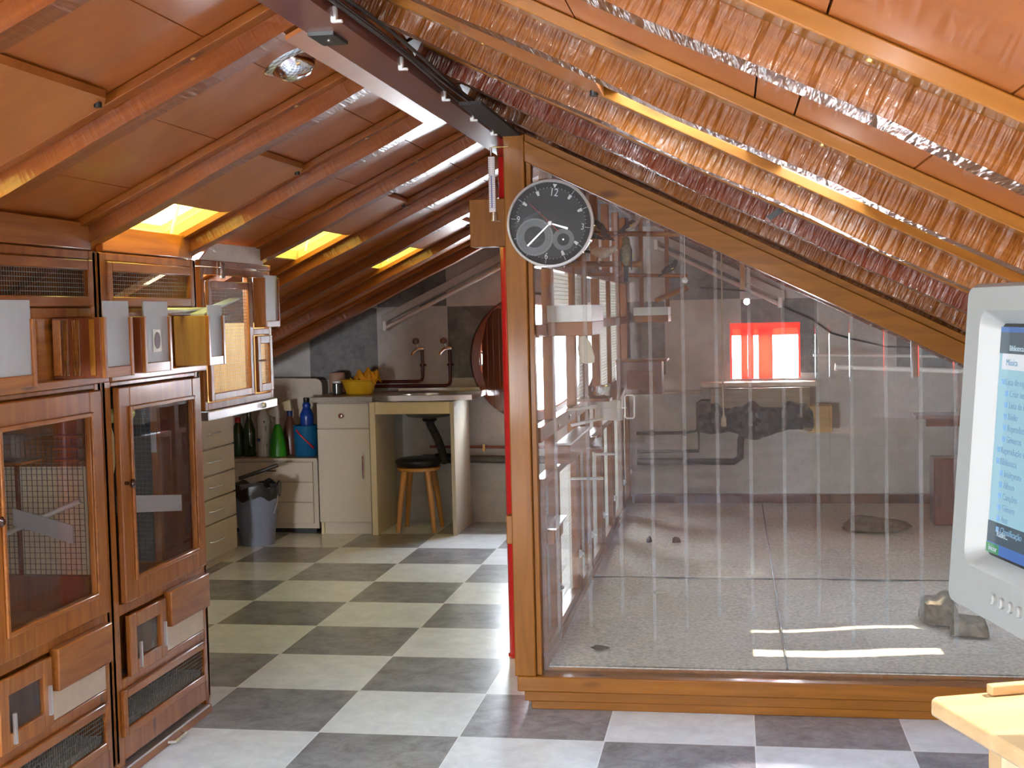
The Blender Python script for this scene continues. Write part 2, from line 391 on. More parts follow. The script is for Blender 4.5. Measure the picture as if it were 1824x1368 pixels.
# ceiling: varnished panels between the rafters, openings for the skylights, roof boards above
yr = [3.55 + .71 * k for k in range(-11, 7)]           # near faces of the rafters
RW = .07
SKY_L = {}                                            # bay start index -> (x0, x1)
LX = [XL, -3.0, -2.72, -2.46, -2.2, -1.945, -1.69, -1.425, -1.16, RX]
RXs = [RX, -.5, -.24, .04, .10, .28, .56, .70, .82, 1.0, XR]
openL = {}; openR = {}
bays = [(YF, yr[0])] + [(yr[i] + RW, yr[i + 1]) for i in range(len(yr) - 1)] + [(yr[-1] + RW, YB)]
def bay_of(y): return [i for i, (a, b) in enumerate(bays) if a <= y <= b][0]
BC, DE, FG, ZA, CD = bay_of(4.1), bay_of(5.6), bay_of(6.8), bay_of(2.6), bay_of(4.8)
openL[BC] = (-1.945, -1.69); openL[DE] = (-1.945, -1.69); openL[FG] = (-1.945, -1.69); openL[ZA] = (-1.945, -1.69); openL[CD] = (-2.2, -1.945); NB = [bay_of(.35), bay_of(-.4), bay_of(-1.1)]
for q_ in NB: openL[q_] = (-1.945, -1.16)  # added skylights out of view, brighten the near floor
for q_ in (bay_of(1.1), bay_of(1.8)): NB.append(q_); openL[q_] = (-1.945, -1.425)
openR[ZA] = [(-.24, .04), (.10, .28), (.70, 1.0)]; openR[bay_of(5.3)] = (.82, XR); 
ce = MB(); roof = MB()
g = .0015
def slab(mb, x0, x1, y0, y1, off, th):
    mb.hexa([(x0, y0, zU2(x0, x1) + off), (x1, y0, zU2(x1, x0) + off), (x1, y1, zU2(x1, x0) + off), (x0, y1, zU2(x0, x1) + off)],
            [(x0, y0, zU2(x0, x1) + off + th), (x1, y0, zU2(x1, x0) + off + th), (x1, y1, zU2(x1, x0) + off + th), (x0, y1, zU2(x0, x1) + off + th)])
def zU2(x, other): return zL(x) if (x + other) / 2 < RX else zR(x)
for i, (y0, y1) in enumerate(bays):
    for xs, op in ((LX, openL), (RXs, openR)):
        for a, b in zip(xs[:-1], xs[1:]):
            if i in op and any(q0 - .01 <= (a + b) / 2 <= q1 + .01 for q0, q1 in (op[i] if isinstance(op[i], list) else [op[i]])): continue
            slab(ce, a + g, b - g, y0 - .02, y1 + .02, PH, .01)
struct('ceiling', ce, W['panel'], origin=(0, 0, 0), smooth=False)
rows = sorted([YF - .15] + [y for p in bays for y in p][1:-1] + [YB + .25])
for y0, y1 in zip(rows[:-1], rows[1:]):
    i = [k for k, (a, b) in enumerate(bays) if a - .2 <= (y0 + y1) / 2 <= b + .2 and abs((y1 - y0) - (b - a)) < .3 and y1 - y0 > .2]
    for xs, op in ((([XL - .12] + LX[1:]), openL), ((RXs[:-1] + [XR + .12]), openR)):
        for a, b in zip(xs[:-1], xs[1:]):
            if i and i[0] in op and any(q0 - .01 <= (a + b) / 2 <= q1 + .01 for q0, q1 in (op[i[0]] if isinstance(op[i[0]], list) else [op[i[0]]])): continue
            slab(roof, a, b, y0, y1, PH + .012, .06)
struct('trim_1', roof, darkvoid, origin=(0, 0, 0), smooth=False)

# skylights: reveals, yellow-tinted panes
def skylight(n, x0, x1, y0, y1, yel=True, mat=None, H=.05):
    zf = zL if x1 < RX else zR
    f = MB(); t = .008
    def wall(xa, xb, ya, yb, h=H):
        f.hexa([(xa, ya, zf(xa) + PH), (xb, ya, zf(xb) + PH), (xb, yb, zf(xb) + PH), (xa, yb, zf(xa) + PH)],
               [(xa, ya, zf(xa) + PH + h), (xb, ya, zf(xb) + PH + h), (xb, yb, zf(xb) + PH + h), (xa, yb, zf(xa) + PH + h)])
    wall(x0, x0 + t, y0, y1); wall(x1 - t, x1, y0, y1); wall(x0 + t, x1 - t, y0, y0 + t); wall(x0 + t, x1 - t, y1 - t, y1)
    o = struct('window_%d' % n, f, mat or W['pinelight'], smooth=False)
    p = MB(); zt = PH + H - .012
    p.hexa([(x0 + t, y0 + t, zf(x0) + zt), (x1 - t, y0 + t, zf(x1) + zt), (x1 - t, y1 - t, zf(x1) + zt), (x0 + t, y1 - t, zf(x0) + zt)],
           [(x0 + t, y0 + t, zf(x0) + zt + .004), (x1 - t, y0 + t, zf(x1) + zt + .004), (x1 - t, y1 - t, zf(x1) + zt + .004), (x0 + t, y1 - t, zf(x0) + zt + .004)])
    p.build('pane', G_sky if yel else G_win, o,  label='sunlit yellowed pane' if yel else None)
    # stay arm seen inside the opening
    m = MB(); m.tube([(x0 + .06, y1 - .05, zf(x0 + .06) + PH + .01), (x0 + .09, y1 - .05, zf(x0 + .09) + PH + .1)], .006, 6)
    m.build('stay_arm', white_pl, o)
    return o
n = 2
for i, (a, b) in openL.items():
    skylight(n, a, b, bays[i][0], bays[i][1], i not in NB + [CD]); n += 1
skylight(n, -.24, .04, bays[ZA][0], bays[ZA][1], False, H=.14); n += 1
skylight(n, .10, .28, bays[ZA][0], bays[ZA][1], False, H=.04, mat=wood('gilt_frame', (.4, .3, .1), (.6, .45, .15), 'x', knots=False)); n += 1
skylight(n, .82, XR - .002, bays[bay_of(5.3)][0], bays[bay_of(5.3)][1], False); n += 1

skylight(n, .70, 1.0, bays[ZA][0], bays[ZA][1], False); n += 1  # added skylight out of view, throws sun onto the desk
# rafters ------------------------------------------------------------
def rafter(side, length, label, group):
    # local x runs down the slope from the ridge, z = 0 is the underside, y = 0 the near face
    o = thing('roof_rafter', label, 'rafter', (0, 0, 0), group)
    m = MB(); k = 26; vs = []
    rnd = random.Random(side)
    seg = []
    for i in range(k + 1):
        x = length * i / k; w_ = .003 * math.sin(i * 1.3 + side) + rnd.uniform(-.0015, .0015)
        seg.append((x, w_))
    for i in range(k):
        (xa, wa), (xb, wb) = seg[i], seg[i + 1]
        m.hexa([(xa, wa, wa), (xb, wb, wb), (xb, RW, wb * .5), (xa, RW, wa * .5)], [(xa, 0, .085), (xb, 0, .085), (xb, RW, .085), (xa, RW, .085)])
    m.build('beam', W['rafter' if side < 0 else 'rafterL'], o, smooth=False)
    MB().box(.02, length - .02, -.045, -.001, .045, .066)  .build('batten', W['batten' if side < 0 else 'battenL'], o, bevel=.002)
    for x in (.35, 1.1, 1.85):
        MB().lathe([(.006, -.001), (.006, .001)], (x, -.022, .0445), n=10).build('screw_head', brass, o)
    return o
lenL = (RX - XL) / math.cos(math.atan(.48)); lenR = (XR - RX) / math.cos(math.atan(.5))
protoL = rafter(1, lenL, '', ''); protoR = rafter(-1, lenR, '', '')
OL = ['just overhead at the left of the frame', 'in front of the downlight bay, its underside lit yellow', 'behind the chrome downlight, meeting the cabinets between the two vent panels',
      'right behind the nearest yellow skylight', 'just before the middle yellow skylight', 'right behind the middle yellow skylight', 'just before the farthest yellow skylight', 'right behind the farthest yellow skylight']
OR = ['closest to the camera, wide and shiny across the top right corner', 'in front of the pine-framed skylight, with a strong glare', 'behind the pine-framed skylight',
      'dark red one with a black scar, second above the aviary header', 'last one just above the aviary header beam', 'first one behind the aviary glass', 'second one behind the aviary glass', 'third one behind the aviary glass', 'fourth one behind the aviary glass']
usedL = usedR = False
for y in yr:
    for side in (1, -1):
        if y > 7.7 and False: continue
        nm = None
        if side == 1:
            idx = round((y - 2.13) / .71)
            lab = OL[idx] if 0 <= idx < 8 else None
            if lab is None and y > 2.11: lab = None
            if y < 2.0: continue
            o = protoL if not usedL else copy_tree(protoL); usedL = True
            a = math.atan(.48)
            o.matrix_world = Matrix.Translation((RX, y, zL(RX))) @ Matrix.Rotation(a, 4, 'Y') @ Matrix(((-1, 0, 0, 0), (0, 1, 0, 0), (0, 0, 1, 0), (0, 0, 0, 1))) if False else Matrix.Translation((RX, y, zL(RX))) @ Matrix.Rotation(-a, 4, 'Y') @ Matrix.Scale(-1, 4, (1, 0, 0))
            o['label'] = 'varnished left-slope rafter ' + (lab or 'against the tiled back wall')
            o['group'] = 'left slope rafters'; o['category'] = 'rafter'
        else:
            idx = round((y - 1.42) / .71)
            if y < 1.0: continue
            o = protoR if not usedR else copy_tree(protoR); usedR = True
            a = math.atan(.5)
            o.matrix_world = Matrix.Translation((RX, y, zR(RX))) @ Matrix.Rotation(a, 4, 'Y')
            o['label'] = 'glossy rough-sawn right-slope rafter ' + (OR[idx] if 0 <= idx < 9 else 'touching the back wall of the aviary at its far end')
            o['group'] = 'right slope rafters'; o['category'] = 'rafter'
            if abs(y - 3.55) < .05:
                for ch in o.children:
                    if ch.name.startswith('beam'): ch.material_slots[0].link = 'OBJECT'; ch.material_slots[0].material = W['rafterRed']
                sc_ = MB().prism([(1.06, .012), (1.075, .008), (1.10, .05), (1.105, .078), (1.09, .06)], -.003, .001, 'xz').build('scar', black, o)

# sliding hatches -----------------------------------------------------
def hatch(x0, x1, y0, y1, label):
    zf = zL if x1 < RX else zR; m = MB(); b = PH - .026
    poly = [(x0, y0), (x1 - .02, y0), (x1, y0 + .03), (x1, y1 - .03), (x1 - .02, y1), (x0, y1), (x0 - .012, y1 - .06), (x0 - .012, y0 + .06)]
    n_ = len(poly)
    m.add([(x, y, zf(x) + b) for x, y in poly] + [(x, y, zf(x) + b + .018) for x, y in poly], [tuple(range(n_)), tuple(range(n_, 2 * n_))] + [(i, (i + 1) % n_, (i + 1) % n_ + n_, i + n_) for i in range(n_)])
    o = m.build('skylight_hatch', W['hatch'], None, label, 'hatch', 'wooden hatches slid off the skylights')
    k = MB(); k.lathe([(.009, -.008), (.009, .004)], (x1 - .02, y1 - .03, zf(x1 - .02) + b - .002), n=10)
    k.build('latch_knob', black, o)
    return o
hatch(-1.67, -1.40, bays[BC][0] + .005, bays[BC][1] - .05, 'wooden hatch beside the nearest yellow skylight, between two rafters')
hatch(-1.67, -1.40, bays[DE][0] + .005, bays[DE][1] - .05, 'wooden hatch beside the middle yellow skylight')
hatch(-1.67, -1.40, bays[FG][0] + .005, bays[FG][1] - .05, 'wooden hatch beside the farthest yellow skylight, partly behind the wooden block')
hatch(-1.66, -1.38, bays[ZA][0] + .005, bays[ZA][1] - .05, 'large wooden hatch at the top left edge of the photo')
hatch(-.54, -.26, bays[ZA][0] + .02, bays[ZA][1] - .05, 'wooden hatch beside the pine-framed skylight on the right slope')
hatch(-.46, -.20, bays[bay_of(3.9)][0] + .02, bays[bay_of(3.9)][1] - .05, 'wooden hatch between the last rafters above the aviary header')

# unseen boards added to cut the aviary sunlight into two strips
zb_ = bays[bay_of(5.3)]
for k, (ya, yb) in enumerate(((zb_[0] + .002, 5.13), (5.22, 5.50), (5.55, zb_[1] - .002))):
    m = MB(); b = PH - .02
    m.hexa([(.80, ya, zR(.80) + b), (XR - .004, ya, zR(XR) + b), (XR - .004, yb, zR(XR) + b), (.80, yb, zR(.80) + b)], [(.80, ya, zR(.80) + b + .016), (XR - .004, ya, zR(XR) + b + .016), (XR - .004, yb, zR(XR) + b + .016), (.80, yb, zR(.80) + b + .016)])
    m.build('shade_board', W['hatch'], None, ['plain board under the aviary skylight, nearest the front glass', 'middle shade board under the aviary skylight', 'rear shade board under the aviary skylight'][k], 'board', 'shade boards under the aviary skylight')
# ================================================================== ridge
m = MB(); m.box(-.90, -.80, YF + .05, 5.19, 2.008, 2.016); m.box(-.90, -.893, YF + .05, 5.19, 2.016, 2.06); m.box(-.807, -.80, YF + .05, 5.19, 2.016, 2.06)
rb = m.build('ridge_beam', steel_red, None, 'dark red-brown steel beam running under the roof ridge to the red post', 'beam')
m = MB(); m.hexa([(-.99, 2.86, zL(-.99) - .012), (-.945, 2.86, zL(-.945) - .012), (-.945, 4.27, zL(-.945) - .012), (-.99, 4.27, zL(-.99) - .012)],
                 [(-.99, 2.86, zL(-.99) - .001), (-.945, 2.86, zL(-.945) - .001), (-.945, 4.27, zL(-.945) - .001), (-.99, 4.27, zL(-.99) - .001)])
m.build('ridge_board', W['hatch'], None, 'flat brown board running beside the steel ridge beam near the downlight', 'board')
m = MB(); m.box(-.897, -.84, 2.74, 2.85, 2.0, 2.008)
jp = m.build('mounting_plate', black, None, 'small black plate screwed under the ridge beam beside the downlight', 'plate')
MB().lathe([(.006, -.002), (.006, .001)], (-.868, 2.80, 2.0), n=10).build('screw_head', chrome, jp)
# cable bundle with white clips along the right edge of the beam
ct = thing('cable_bundle', 'bundle of black cables clipped in white saddles along the ridge beam', 'cable', (-.79, 3.6, 2.0))
for k in range(3):
    m = MB(); path = [(-.786 + .009 * math.sin(y * 3 + k * 2.1) + .006 * k, y, 2.028 + .008 * k + .006 * math.sin(4.3 * y + k)) for y in [1.4 + .11 * j for j in range(28)]]
    m.tube(path, .0045, 6); m.build('cable', black, ct)
for y in (2.62, 3.17, 3.66, 4.07, 4.42):
    m = MB(); m.box(-.806, -.794, y - .008, y + .008, 1.998, 2.03); m.box(-.806, -.782, y - .006, y + .006, 1.997, 2.003); m.build('cable_clip', white_pl, ct, bevel=.002)
# black strip standing in for the shade between beam and right rafters
m = MB(); m.box(-.765, -.70, 3.7, 4.40, 1.99, 2.0); m.build('ridge_filler', darkvoid, None, 'black strip in the gap between ridge beam and aviary post', 'board')

# downlight
a = math.atan(.48); P = Vector((-1.105, 3.25, zL(-1.105) + PH - .001))
dl = thing('downlight', 'round chrome downlight recessed in the ceiling panel near the ridge', 'ceiling light', matrix=Matrix.Translation(P) @ Matrix.Rotation(-a, 4, 'Y'))
MB().lathe([(.062, -.008), (.078, -.003), (.082, .001), (.062, .001)], (0, 0, 0), n=40, closed=True).build('trim_ring', chrome, dl)
MB().lathe([(.061, -.001), (.058, -.014), (.045, -.034), (.028, -.044), (.008, -.047)], (0, 0, 0), n=40).build('reflector_bulb', chrome, dl)

# red post + wooden block
rp = thing('red_post', 'bright red round steel post standing behind the corner post under the ridge beam', 'post', (-.86, 5.14, 0))
MB().tube([(-.86, 5.14, .006), (-.86, 5.14, 2.006)], .05, 32).build('tube', red_paint, rp)
MB().lathe([(.056, 0), (.056, .006), (.05, .01)], (-.86, 5.14, 0), n=32).build('foot_plate', red_paint, rp)
m = MB(); m.box(-1.0, -.80, 4.98, 5.08, 1.648, 1.832)
m.build('wooden_block', W['avz'], None, 'plain square pine block fixed high at the red post behind the clock', 'block', bevel=.003)

# ================================================================== aviary
y0 = 4.42
av = thing('aviary', 'big glass-fronted walk-in aviary with pine frame, filling the right side of the attic', 'aviary', (-.7, 4.42, 0))
m = MB(); m.box(-.758, XR - .003, y0 + .0, y0 + .075, .065, .118); m.build('base_rail', W['avx'], av, bevel=.004)
m = MB(); m.box(-.735, XR - .003, y0 + .008, y0 + .09, .03, .065); m.build('base_rail', W['avx'], av, bevel=.003)
m = MB(); m.box(-.712, XR - .003, y0 + .016, y0 + .1, .0, .03); m.build('plinth', W['avx'], av, bevel=.003)
m = MB(); m.box(-.766, -.692, y0 + .002, y0 + .078, .118, zR(-.692) - .012); m.build('corner_post', W['avz'], av, bevel=.004)
m = MB(); m.box(-.6915, -.673, y0 + .02, y0 + .06, .12, 1.905); m.build('corner_stop', W['avz'], av, bevel=.002)
m = MB(); m.box(-.79, -.767, y0 + .03, y0 + .08, .58, .68); m.build('post_block', W['avz'], av, bevel=.003)
m = MB()
def sl(mb, x0, x1, ya, yb, o0, o1, f=zR):
    mb.hexa([(x0, ya, f(x0) + o0), (x1, ya, f(x1) + o0), (x1, yb, f(x1) + o0), (x0, yb, f(x0) + o0)], [(x0, ya, f(x0) + o1), (x1, ya, f(x1) + o1), (x1, yb, f(x1) + o1), (x0, yb, f(x0) + o1)])
sl(m, -.6915, XR - .003, y0 - .004, y0 + .075, -.105, -.035); m.build('header_beam', W['avx'], av, bevel=.003)
m = MB(); sl(m, -.6915, XR - .003, y0 + .01, y0 + .07, -.035, -.008); m.build('header_cap', W['avx'], av, bevel=.002)
# glass panes
def pane(x0, x1, y, z0, th=.004):
    mm = MB(); mm.hexa([(x0, y, z0), (x1, y, z0), (x1, y + th, z0), (x0, y + th, z0)], [(x0, y, zR(x0) - .1), (x1, y, zR(x1) - .1), (x1, y + th, zR(x1) - .1), (x0, y + th, zR(x0) - .1)])
    return mm
for x0, x1 in ((-.672, .318), (.320, XR - .004)):
    pane(x0, x1, 4.468, .118).build('front_glass', G_front, av, label='large clear front glass pane', smooth=False)
for i in range(17):
    x = -.62 + .113 * i
    if x > XR - .06: break
    zt = zR(x) - .105; zb = .22 + .05 * ((i * 7) % 3)
    MB().box(x - .006, x + .006, 4.53, 4.538, zb, zt).build('clear_bar', G_bar, av, smooth=False)
# raised floor and sand
MB().box(-.735, XR - .003, y0 + .1, YB - .006, .0, .125).build('floor_deck', W['avx'], av)
sandm = plain('grey_sand', (.5, .46, .4), .9, noise=.3, scale=75, bump=.5)
m = MB(); nx, ny = 60, 100; rnd = random.Random(3); base = 0
X0, X1, Y0, Y1 = -.66, XR - .012, y0 + .105, YB - .05
vs = []
for j in range(ny + 1):
    for i in range(nx + 1):
        x = X0 + (X1 - X0) * i / nx; y = Y0 + (Y1 - Y0) * j / ny
        e = min(i, nx - i, j, ny - j) > 0
        vs.append((x, y, .134 + (.004 * math.sin(x * 9 + y * 3) + .003 * math.sin(y * 7 - x * 5) + rnd.uniform(-.0015, .0015) if e else 0)))
m.add(vs, [(j * (nx + 1) + i, j * (nx + 1) + i + 1, (j + 1) * (nx + 1) + i + 1, (j + 1) * (nx + 1) + i) for j in range(ny) for i in range(nx)])
# close it to a shallow slab
m.box(X0, X1, Y0, Y1, .1255, .130)
so = m.build('sand', sandm, None, 'thin layer of grey sand spread over the raised aviary floor', 'sand', kind='stuff')
# floor board joints
m = MB(); m.box(X0, X1, 6.03, 6.036, .1335, .1405); m.box(.17, .176, 4.53, 8.38, .1335, .1405)
m.build('floor_divider', plain('grey_divider', (.08, .08, .08), .6), av)
MB().box(-.64, XR - .012, YB - .045, YB - .008, .13, .19).build('skirting', W['redwood'], av)

# left wall of the aviary: posts, rails, wire doors
LW0, LW1 = -.705, -.665
posts = [(4.86, .035), (5.55, .035), (6.02, .03), (6.6, .035), (7.2, .04), (7.85, .035), (8.38, .05)]
for y, t in posts:
    m = MB(); m.box(LW0, LW1, y - t / 2, y + t / 2 + .02, .16, zR(-.68) - .03); m.build('wall_post', W['avz'], av, bevel=.002)
m = MB(); m.box(LW0, LW1 + .006, 4.5, YB - .01, .126, .17); m.build('wall_rail', W['avy'], av)
for z0_, z1_ in ((.93, .985), (1.30, 1.345), (1.55, 1.60)):
    m = MB(); m.box(LW0 + .002, LW1 - .002, 4.5, YB - .01, z0_, z1_); m.build('wall_rail', W['avy'], av, bevel=.002)
for k, (ya, yb) in enumerate([(4.52, 4.82), (4.9, 5.5), (5.6, 5.98), (6.07, 6.55), (6.65, 7.15), (7.25, 7.8), (7.9, 8.34)]):
    fr = MB(); t = .028; x0, x1 = LW0 + .006, LW1 + .004; z0_, z1_ = .18, .80
    fr.box(x0, x1, ya, ya + t, z0_, z1_); fr.box(x0, x1, yb - t, yb, z0_, z1_); fr.box(x0, x1, ya + t, yb - t, z0_, z0_ + t); fr.box(x0, x1, ya + t, yb - t, z1_ - t, z1_)
    if k == 0: fr.box(x0, x1, ya + t, yb - t, .60, .63)
    fo = fr.build('wire_door', W['avy'] if k % 2 else W['avz'], av, bevel=.002)
    MB().wires('yz', LW0 + .016, ya + t, yb - t, z0_ + t, z1_ - t, .016, .016, .0007).build('wire_mesh', wire, fo, smooth=False)
    lt = MB(); lt.box(LW1 + .002, LW1 + .012, yb + .008, yb + .03, .33, .36); lt.lathe([(.007, 0), (.009, .006), (.004, .014)], (LW1 + .01, yb + .018, .345), axis='x', n=12); lt.build('latch', alu, fo)
for ya, yb in ((5.6, 6.0), (6.66, 7.17), (7.25, 7.8)):
    MB().wires('yz', LW0 + .02, ya, yb, .985, 1.30, .016, .016, .0007).build('wall_mesh', wire, av, smooth=False)
for ya, yb in ((4.9, 5.5), (5.6, 6.0), (6.66, 7.8)):
    MB().wires('yz', LW0 + .02, ya, yb, 1.345, 1.55, .016, .016, .0007).build('wall_mesh', wire, av, smooth=False)
for y, z in ((5.3, .955), (4.95, .947), (6.3, .955), (5.2, 1.575), (6.2, 1.575)):
    MB().lathe([(.004, 0), (.008, .001), (.009, .004), (.004, .006)], (LW1 + .0, y, z), axis='x', n=16, closed=True).build('eye_washer', alu, av)

# things fixed inside the aviary -------------------------------------------------
def traybox(name, x0, x1, ya, yb, z0_, z1_, label, wz):
    o = thing(name, label, 'nest tray', (x0, ya, z0_))
    MB().box(x0, x1, ya, yb, z0_, z0_ + wz).build('wood_body', W['avx'], o, bevel=.003)
    m = MB(); t = .004; m.box(x0, x1, ya - .004, ya, z0_ + wz, z1_); m.box(x0, x0 + t, ya, yb, z0_ + wz, z1_); m.box(x1 - t, x1, ya, yb, z0_ + wz, z1_); m.box(x0, x1, yb - t, yb, z0_ + wz, z1_); m.box(x0 + t, x1 - t, ya, yb - t, z0_ + wz, z0_ + wz + .004)
    m.build('tray', plain('light_grey_tray', (.55, .58, .57), .4), o)
    return o
traybox('nest_tray', -.664, -.50, 4.70, 5.12, 1.30, 1.412, 'wide pale grey tray on a wooden box, high at the front left inside the aviary', .052)
traybox('nest_tray', -.484, -.312, 6.5, 6.8, 1.325, 1.40, 'smaller pale grey tray farther back in the aviary, hung from the roof', .034)
for x in (-.46, -.33):
    MB().box(x, x + .02, 6.62, 6.65, 1.398, zR(x) + .07).build('hanger', W['avz'], bpy.data.objects['nest_tray.001'])
o = thing('feeding_shelf', 'wooden box shelf with a white lid at mid height on the aviary side wall', 'shelf', (-.6, 4.8, .8))
MB().box(-.66, -.63 + .025, 4.82, 5.5, .817, .888).build('box', W['avx'], o, bevel=.003)
MB().box(-.66, -.60, 4.81, 5.5, .889, .897).build('lid', white_pl, o, bevel=.002)
o = thing('seed_drawer', 'lower wooden seed box with metal lip on the aviary side wall by the corner post', 'box', (-.65, 4.55, .6))
MB().box(-.663, -.635, 4.56, 4.80, .56, .61).build('box', W['avx'], o, bevel=.002)
MB().box(-.663, -.628, 4.56, 4.86, .612, .618).build('lip', alu, o)
o = thing('nest_box', 'brown wooden nest box hanging at mid height near the back of the aviary side wall', 'nest box', (-.5, 7.5, .87))
MB().box(-.664, -.40, 7.48, 7.7, .90, 1.09).build('body', W['redwood'], o, bevel=.004)
MB().box(-.60, -.44, 7.474, 7.48, .93, 1.04).build('front_panel', W['avx'], o, bevel=.002)
MB().box(-.664, -.37, 7.46, 7.7, 1.09, 1.10).build('lid', W['avx'], o)
o = thing('white_hopper', 'white-fronted wooden seed hopper halfway along the aviary side wall', 'feeder', (-.6, 6.0, .8))
MB().prism([(6.3, .86), (6.62, .86), (6.62, .99), (6.3, .95)], -.664, -.545, 'yz').build('body', W['avy'], o)
MB().prism([(6.28, .855), (6.3, .855), (6.3, .955), (6.28, .95)], -.664, -.53, 'yz').build('front', white_pl, o)
# steel bowls on little shelves
def bowl(x, y, z, r, h, label):
    o = thing('feed_bowl', label, 'bowl', (x, y, z), 'steel feeding bowls inside the aviary')
    MB().lathe([(r * .75, 0), (r * .95, h * .25), (r, h), (r * 1.08, h + .002), (r * 1.0, h + .003), (r * .97, h), (r * .9, h * .3), (r * .7, .004)], (x, y, z), n=32).build('bowl_shell', chrome, o)
    MB().lathe([(r * .85, h * .55), (r * .5, h * .6)], (x, y, z), n=20).build('seed', plain('bird_seed', (.4, .3, .16), .9, noise=.5, scale=300), o)
    return o
bowl(-.572, 5.6, 1.012, .052, .05, 'large shiny steel bowl in front of the bright window strip'); bowl(-.58, 5.5, .805, .03, .045, 'small steel cup below the large bowl')
sh = thing('bowl_shelf', 'thin wooden shelf carrying the large steel bowl', 'shelf', (-.6, 5.6, 1.0))
MB().box(-.664, -.52, 5.54, 5.66, 1.0, 1.0115).build('board', W['avy'], sh)
sh = thing('cup_shelf', 'small wooden ledge carrying the small steel cup', 'shelf', (-.6, 5.5, .8))
MB().box(-.64, -.55, 5.46, 5.54, .793, .8045).build('board', W['avy'], sh); MB().box(-.664, -.64, 5.48, 5.52, .793, .8045).build('bracket', W['avy'], sh)
# perches
def perch(p0, p1, r, mat, label, name='perch', cat='perch', group=None):
    return MB().cyl(p0, p1, r, 12).build(name, mat, None, label, cat, group)
perch((-.664, 5.2, .99), (-.55, 5.28, 1.0), .007, white_pl, 'short white perch peg just above the mid rail', group='white perch pegs on the side wall')
perch((-.664, 5.35, .915), (-.54, 5.42, .94), .007, white_pl, 'white perch peg beside the small steel cup', group='white perch pegs on the side wall')
perch((-.664, 5.3, .70), (-.53, 5.3, .70), .006, white_pl, 'thin white peg above the wire doors', group='white perch pegs on the side wall')
perch((-.664, 6.2, .70), (-.56, 6.2, .70), .006, white_pl, 'thin white peg farther back above the wire doors', group='white perch pegs on the side wall')
perch((.50, 6.5, 1.087), (XR, 6.5, 1.045), .012, white_pl, 'long white horizontal perch tube at the right of the aviary, lower one', group='long white perch tubes')
perch((.48, 8.0, 1.09), (XR, 8.0, 1.065), .009, white_pl, 'thin white perch tube farther back at the right of the aviary', group='long white perch tubes')
MB().cyl((.505, 6.5, 1.087), (.492, 6.5, 1.088), .019, 16).build('end_cap', white_pl, bpy.data.objects['perch.004'])
h = thing('perch_hanger', 'pine hook with a chrome strip carrying the white perch tube', 'hook', (.866, 6.48, 1.03))
MB().box(.855, .885, 6.47, 6.484, 1.035, zR(.87) + .07).build('stick', W['avz'], h, bevel=.002)
MB().box(.846, .855, 6.468, 6.486, 1.03, zR(.87) + .05).build('strip', chrome, h)
perch((-.31, 5.5, 1.428), (-.19, 5.62, 1.478), .012, W['avx'], 'short orange stick perch hanging from a white ball')
MB().lathe([(.001, -.014), (.01, -.01), (.014, 0), (.01, .01), (.001, .014)], (-.195, 5.6, 1.51), n=16).build('ball', white_pl, None, 'small white ball hanging in the middle of the aviary', 'ball')
MB().cyl((-.195, 5.6, 1.52), (-.195, 5.6, zR(-.195) + .06), .0015, 6).build('string', white_pl, bpy.data.objects['ball'])
m = MB(); m.box(.037, .055, 5.5, 5.515, 1.465, zR(.05) + .075); m.build('hanging_stick', W['avz'], None, 'thin pine stick hanging upright from the aviary roof', 'stick')
m = MB(); m.tube([(-.04, 5.55, zR(-.04) + .08), (-.04, 5.55, 1.4), (-.042, 5.55, 1.0), (-.04, 5.55, .93)], .0035, 6); m.lathe([(.004, 0), (.011, -.02), (.012, -.045), (.002, -.05)], (-.04, 5.55, .935), n=8)
m.build('hanging_rope', plain('rope', (.25, .19, .12), .9), None, 'thin frayed rope hanging beside the red window', 'rope')
# cross perches high up with the birds
perch((-.664, 5.5, 1.72), (-.20, 5.5, 1.70), .011, W['avx'], 'upper wooden perch bar with two finches sitting on it', group='wooden perch bars high in the aviary')
perch((-.664, 5.35, 1.585), (-.36, 5.35, 1.575), .012, W['avx'], 'lower wooden perch bar under the fluttering finch', group='wooden perch bars high in the aviary')
perch((-.664, 6.1, 1.56), (-.20, 6.1, 1.54), .009, W['avx'], 'rear wooden perch bar with one dark finch', group='wooden perch bars high in the aviary')
m = MB(); vs = [(-.655, 1.278), (-.63, 1.285), (-.605, 1.25), (-.588, 1.19), (-.59, 1.165), (-.625, 1.16), (-.648, 1.165), (-.66, 1.22)]
m.prism(vs, 5.6, 5.612, 'xz'); m.build('cuttlebone', plain('cuttlebone', (.6, .54, .4), .8), None, 'cream cuttlebone clipped to the aviary side wall beside the bright strip', 'cuttlebone', bevel=.004)
m = MB(); t = .004
m.tube([(-.436, 5.3, .95), (-.436, 5.3, 1.035), (-.43, 5.3, 1.042), (-.404, 5.3, 1.042), (-.398, 5.3, 1.035), (-.398, 5.3, .955), (-.404, 5.3, .947), (-.43, 5.3, .947), (-.436, 5.3, .955)], .003, 6)
m.tube([(-.43, 5.3, .99), (-.664, 5.34, .985)], .002, 6)
m.build('wire_loop', white_pl, None, 'small white rounded wire loop on the aviary side wall', 'wire loop')

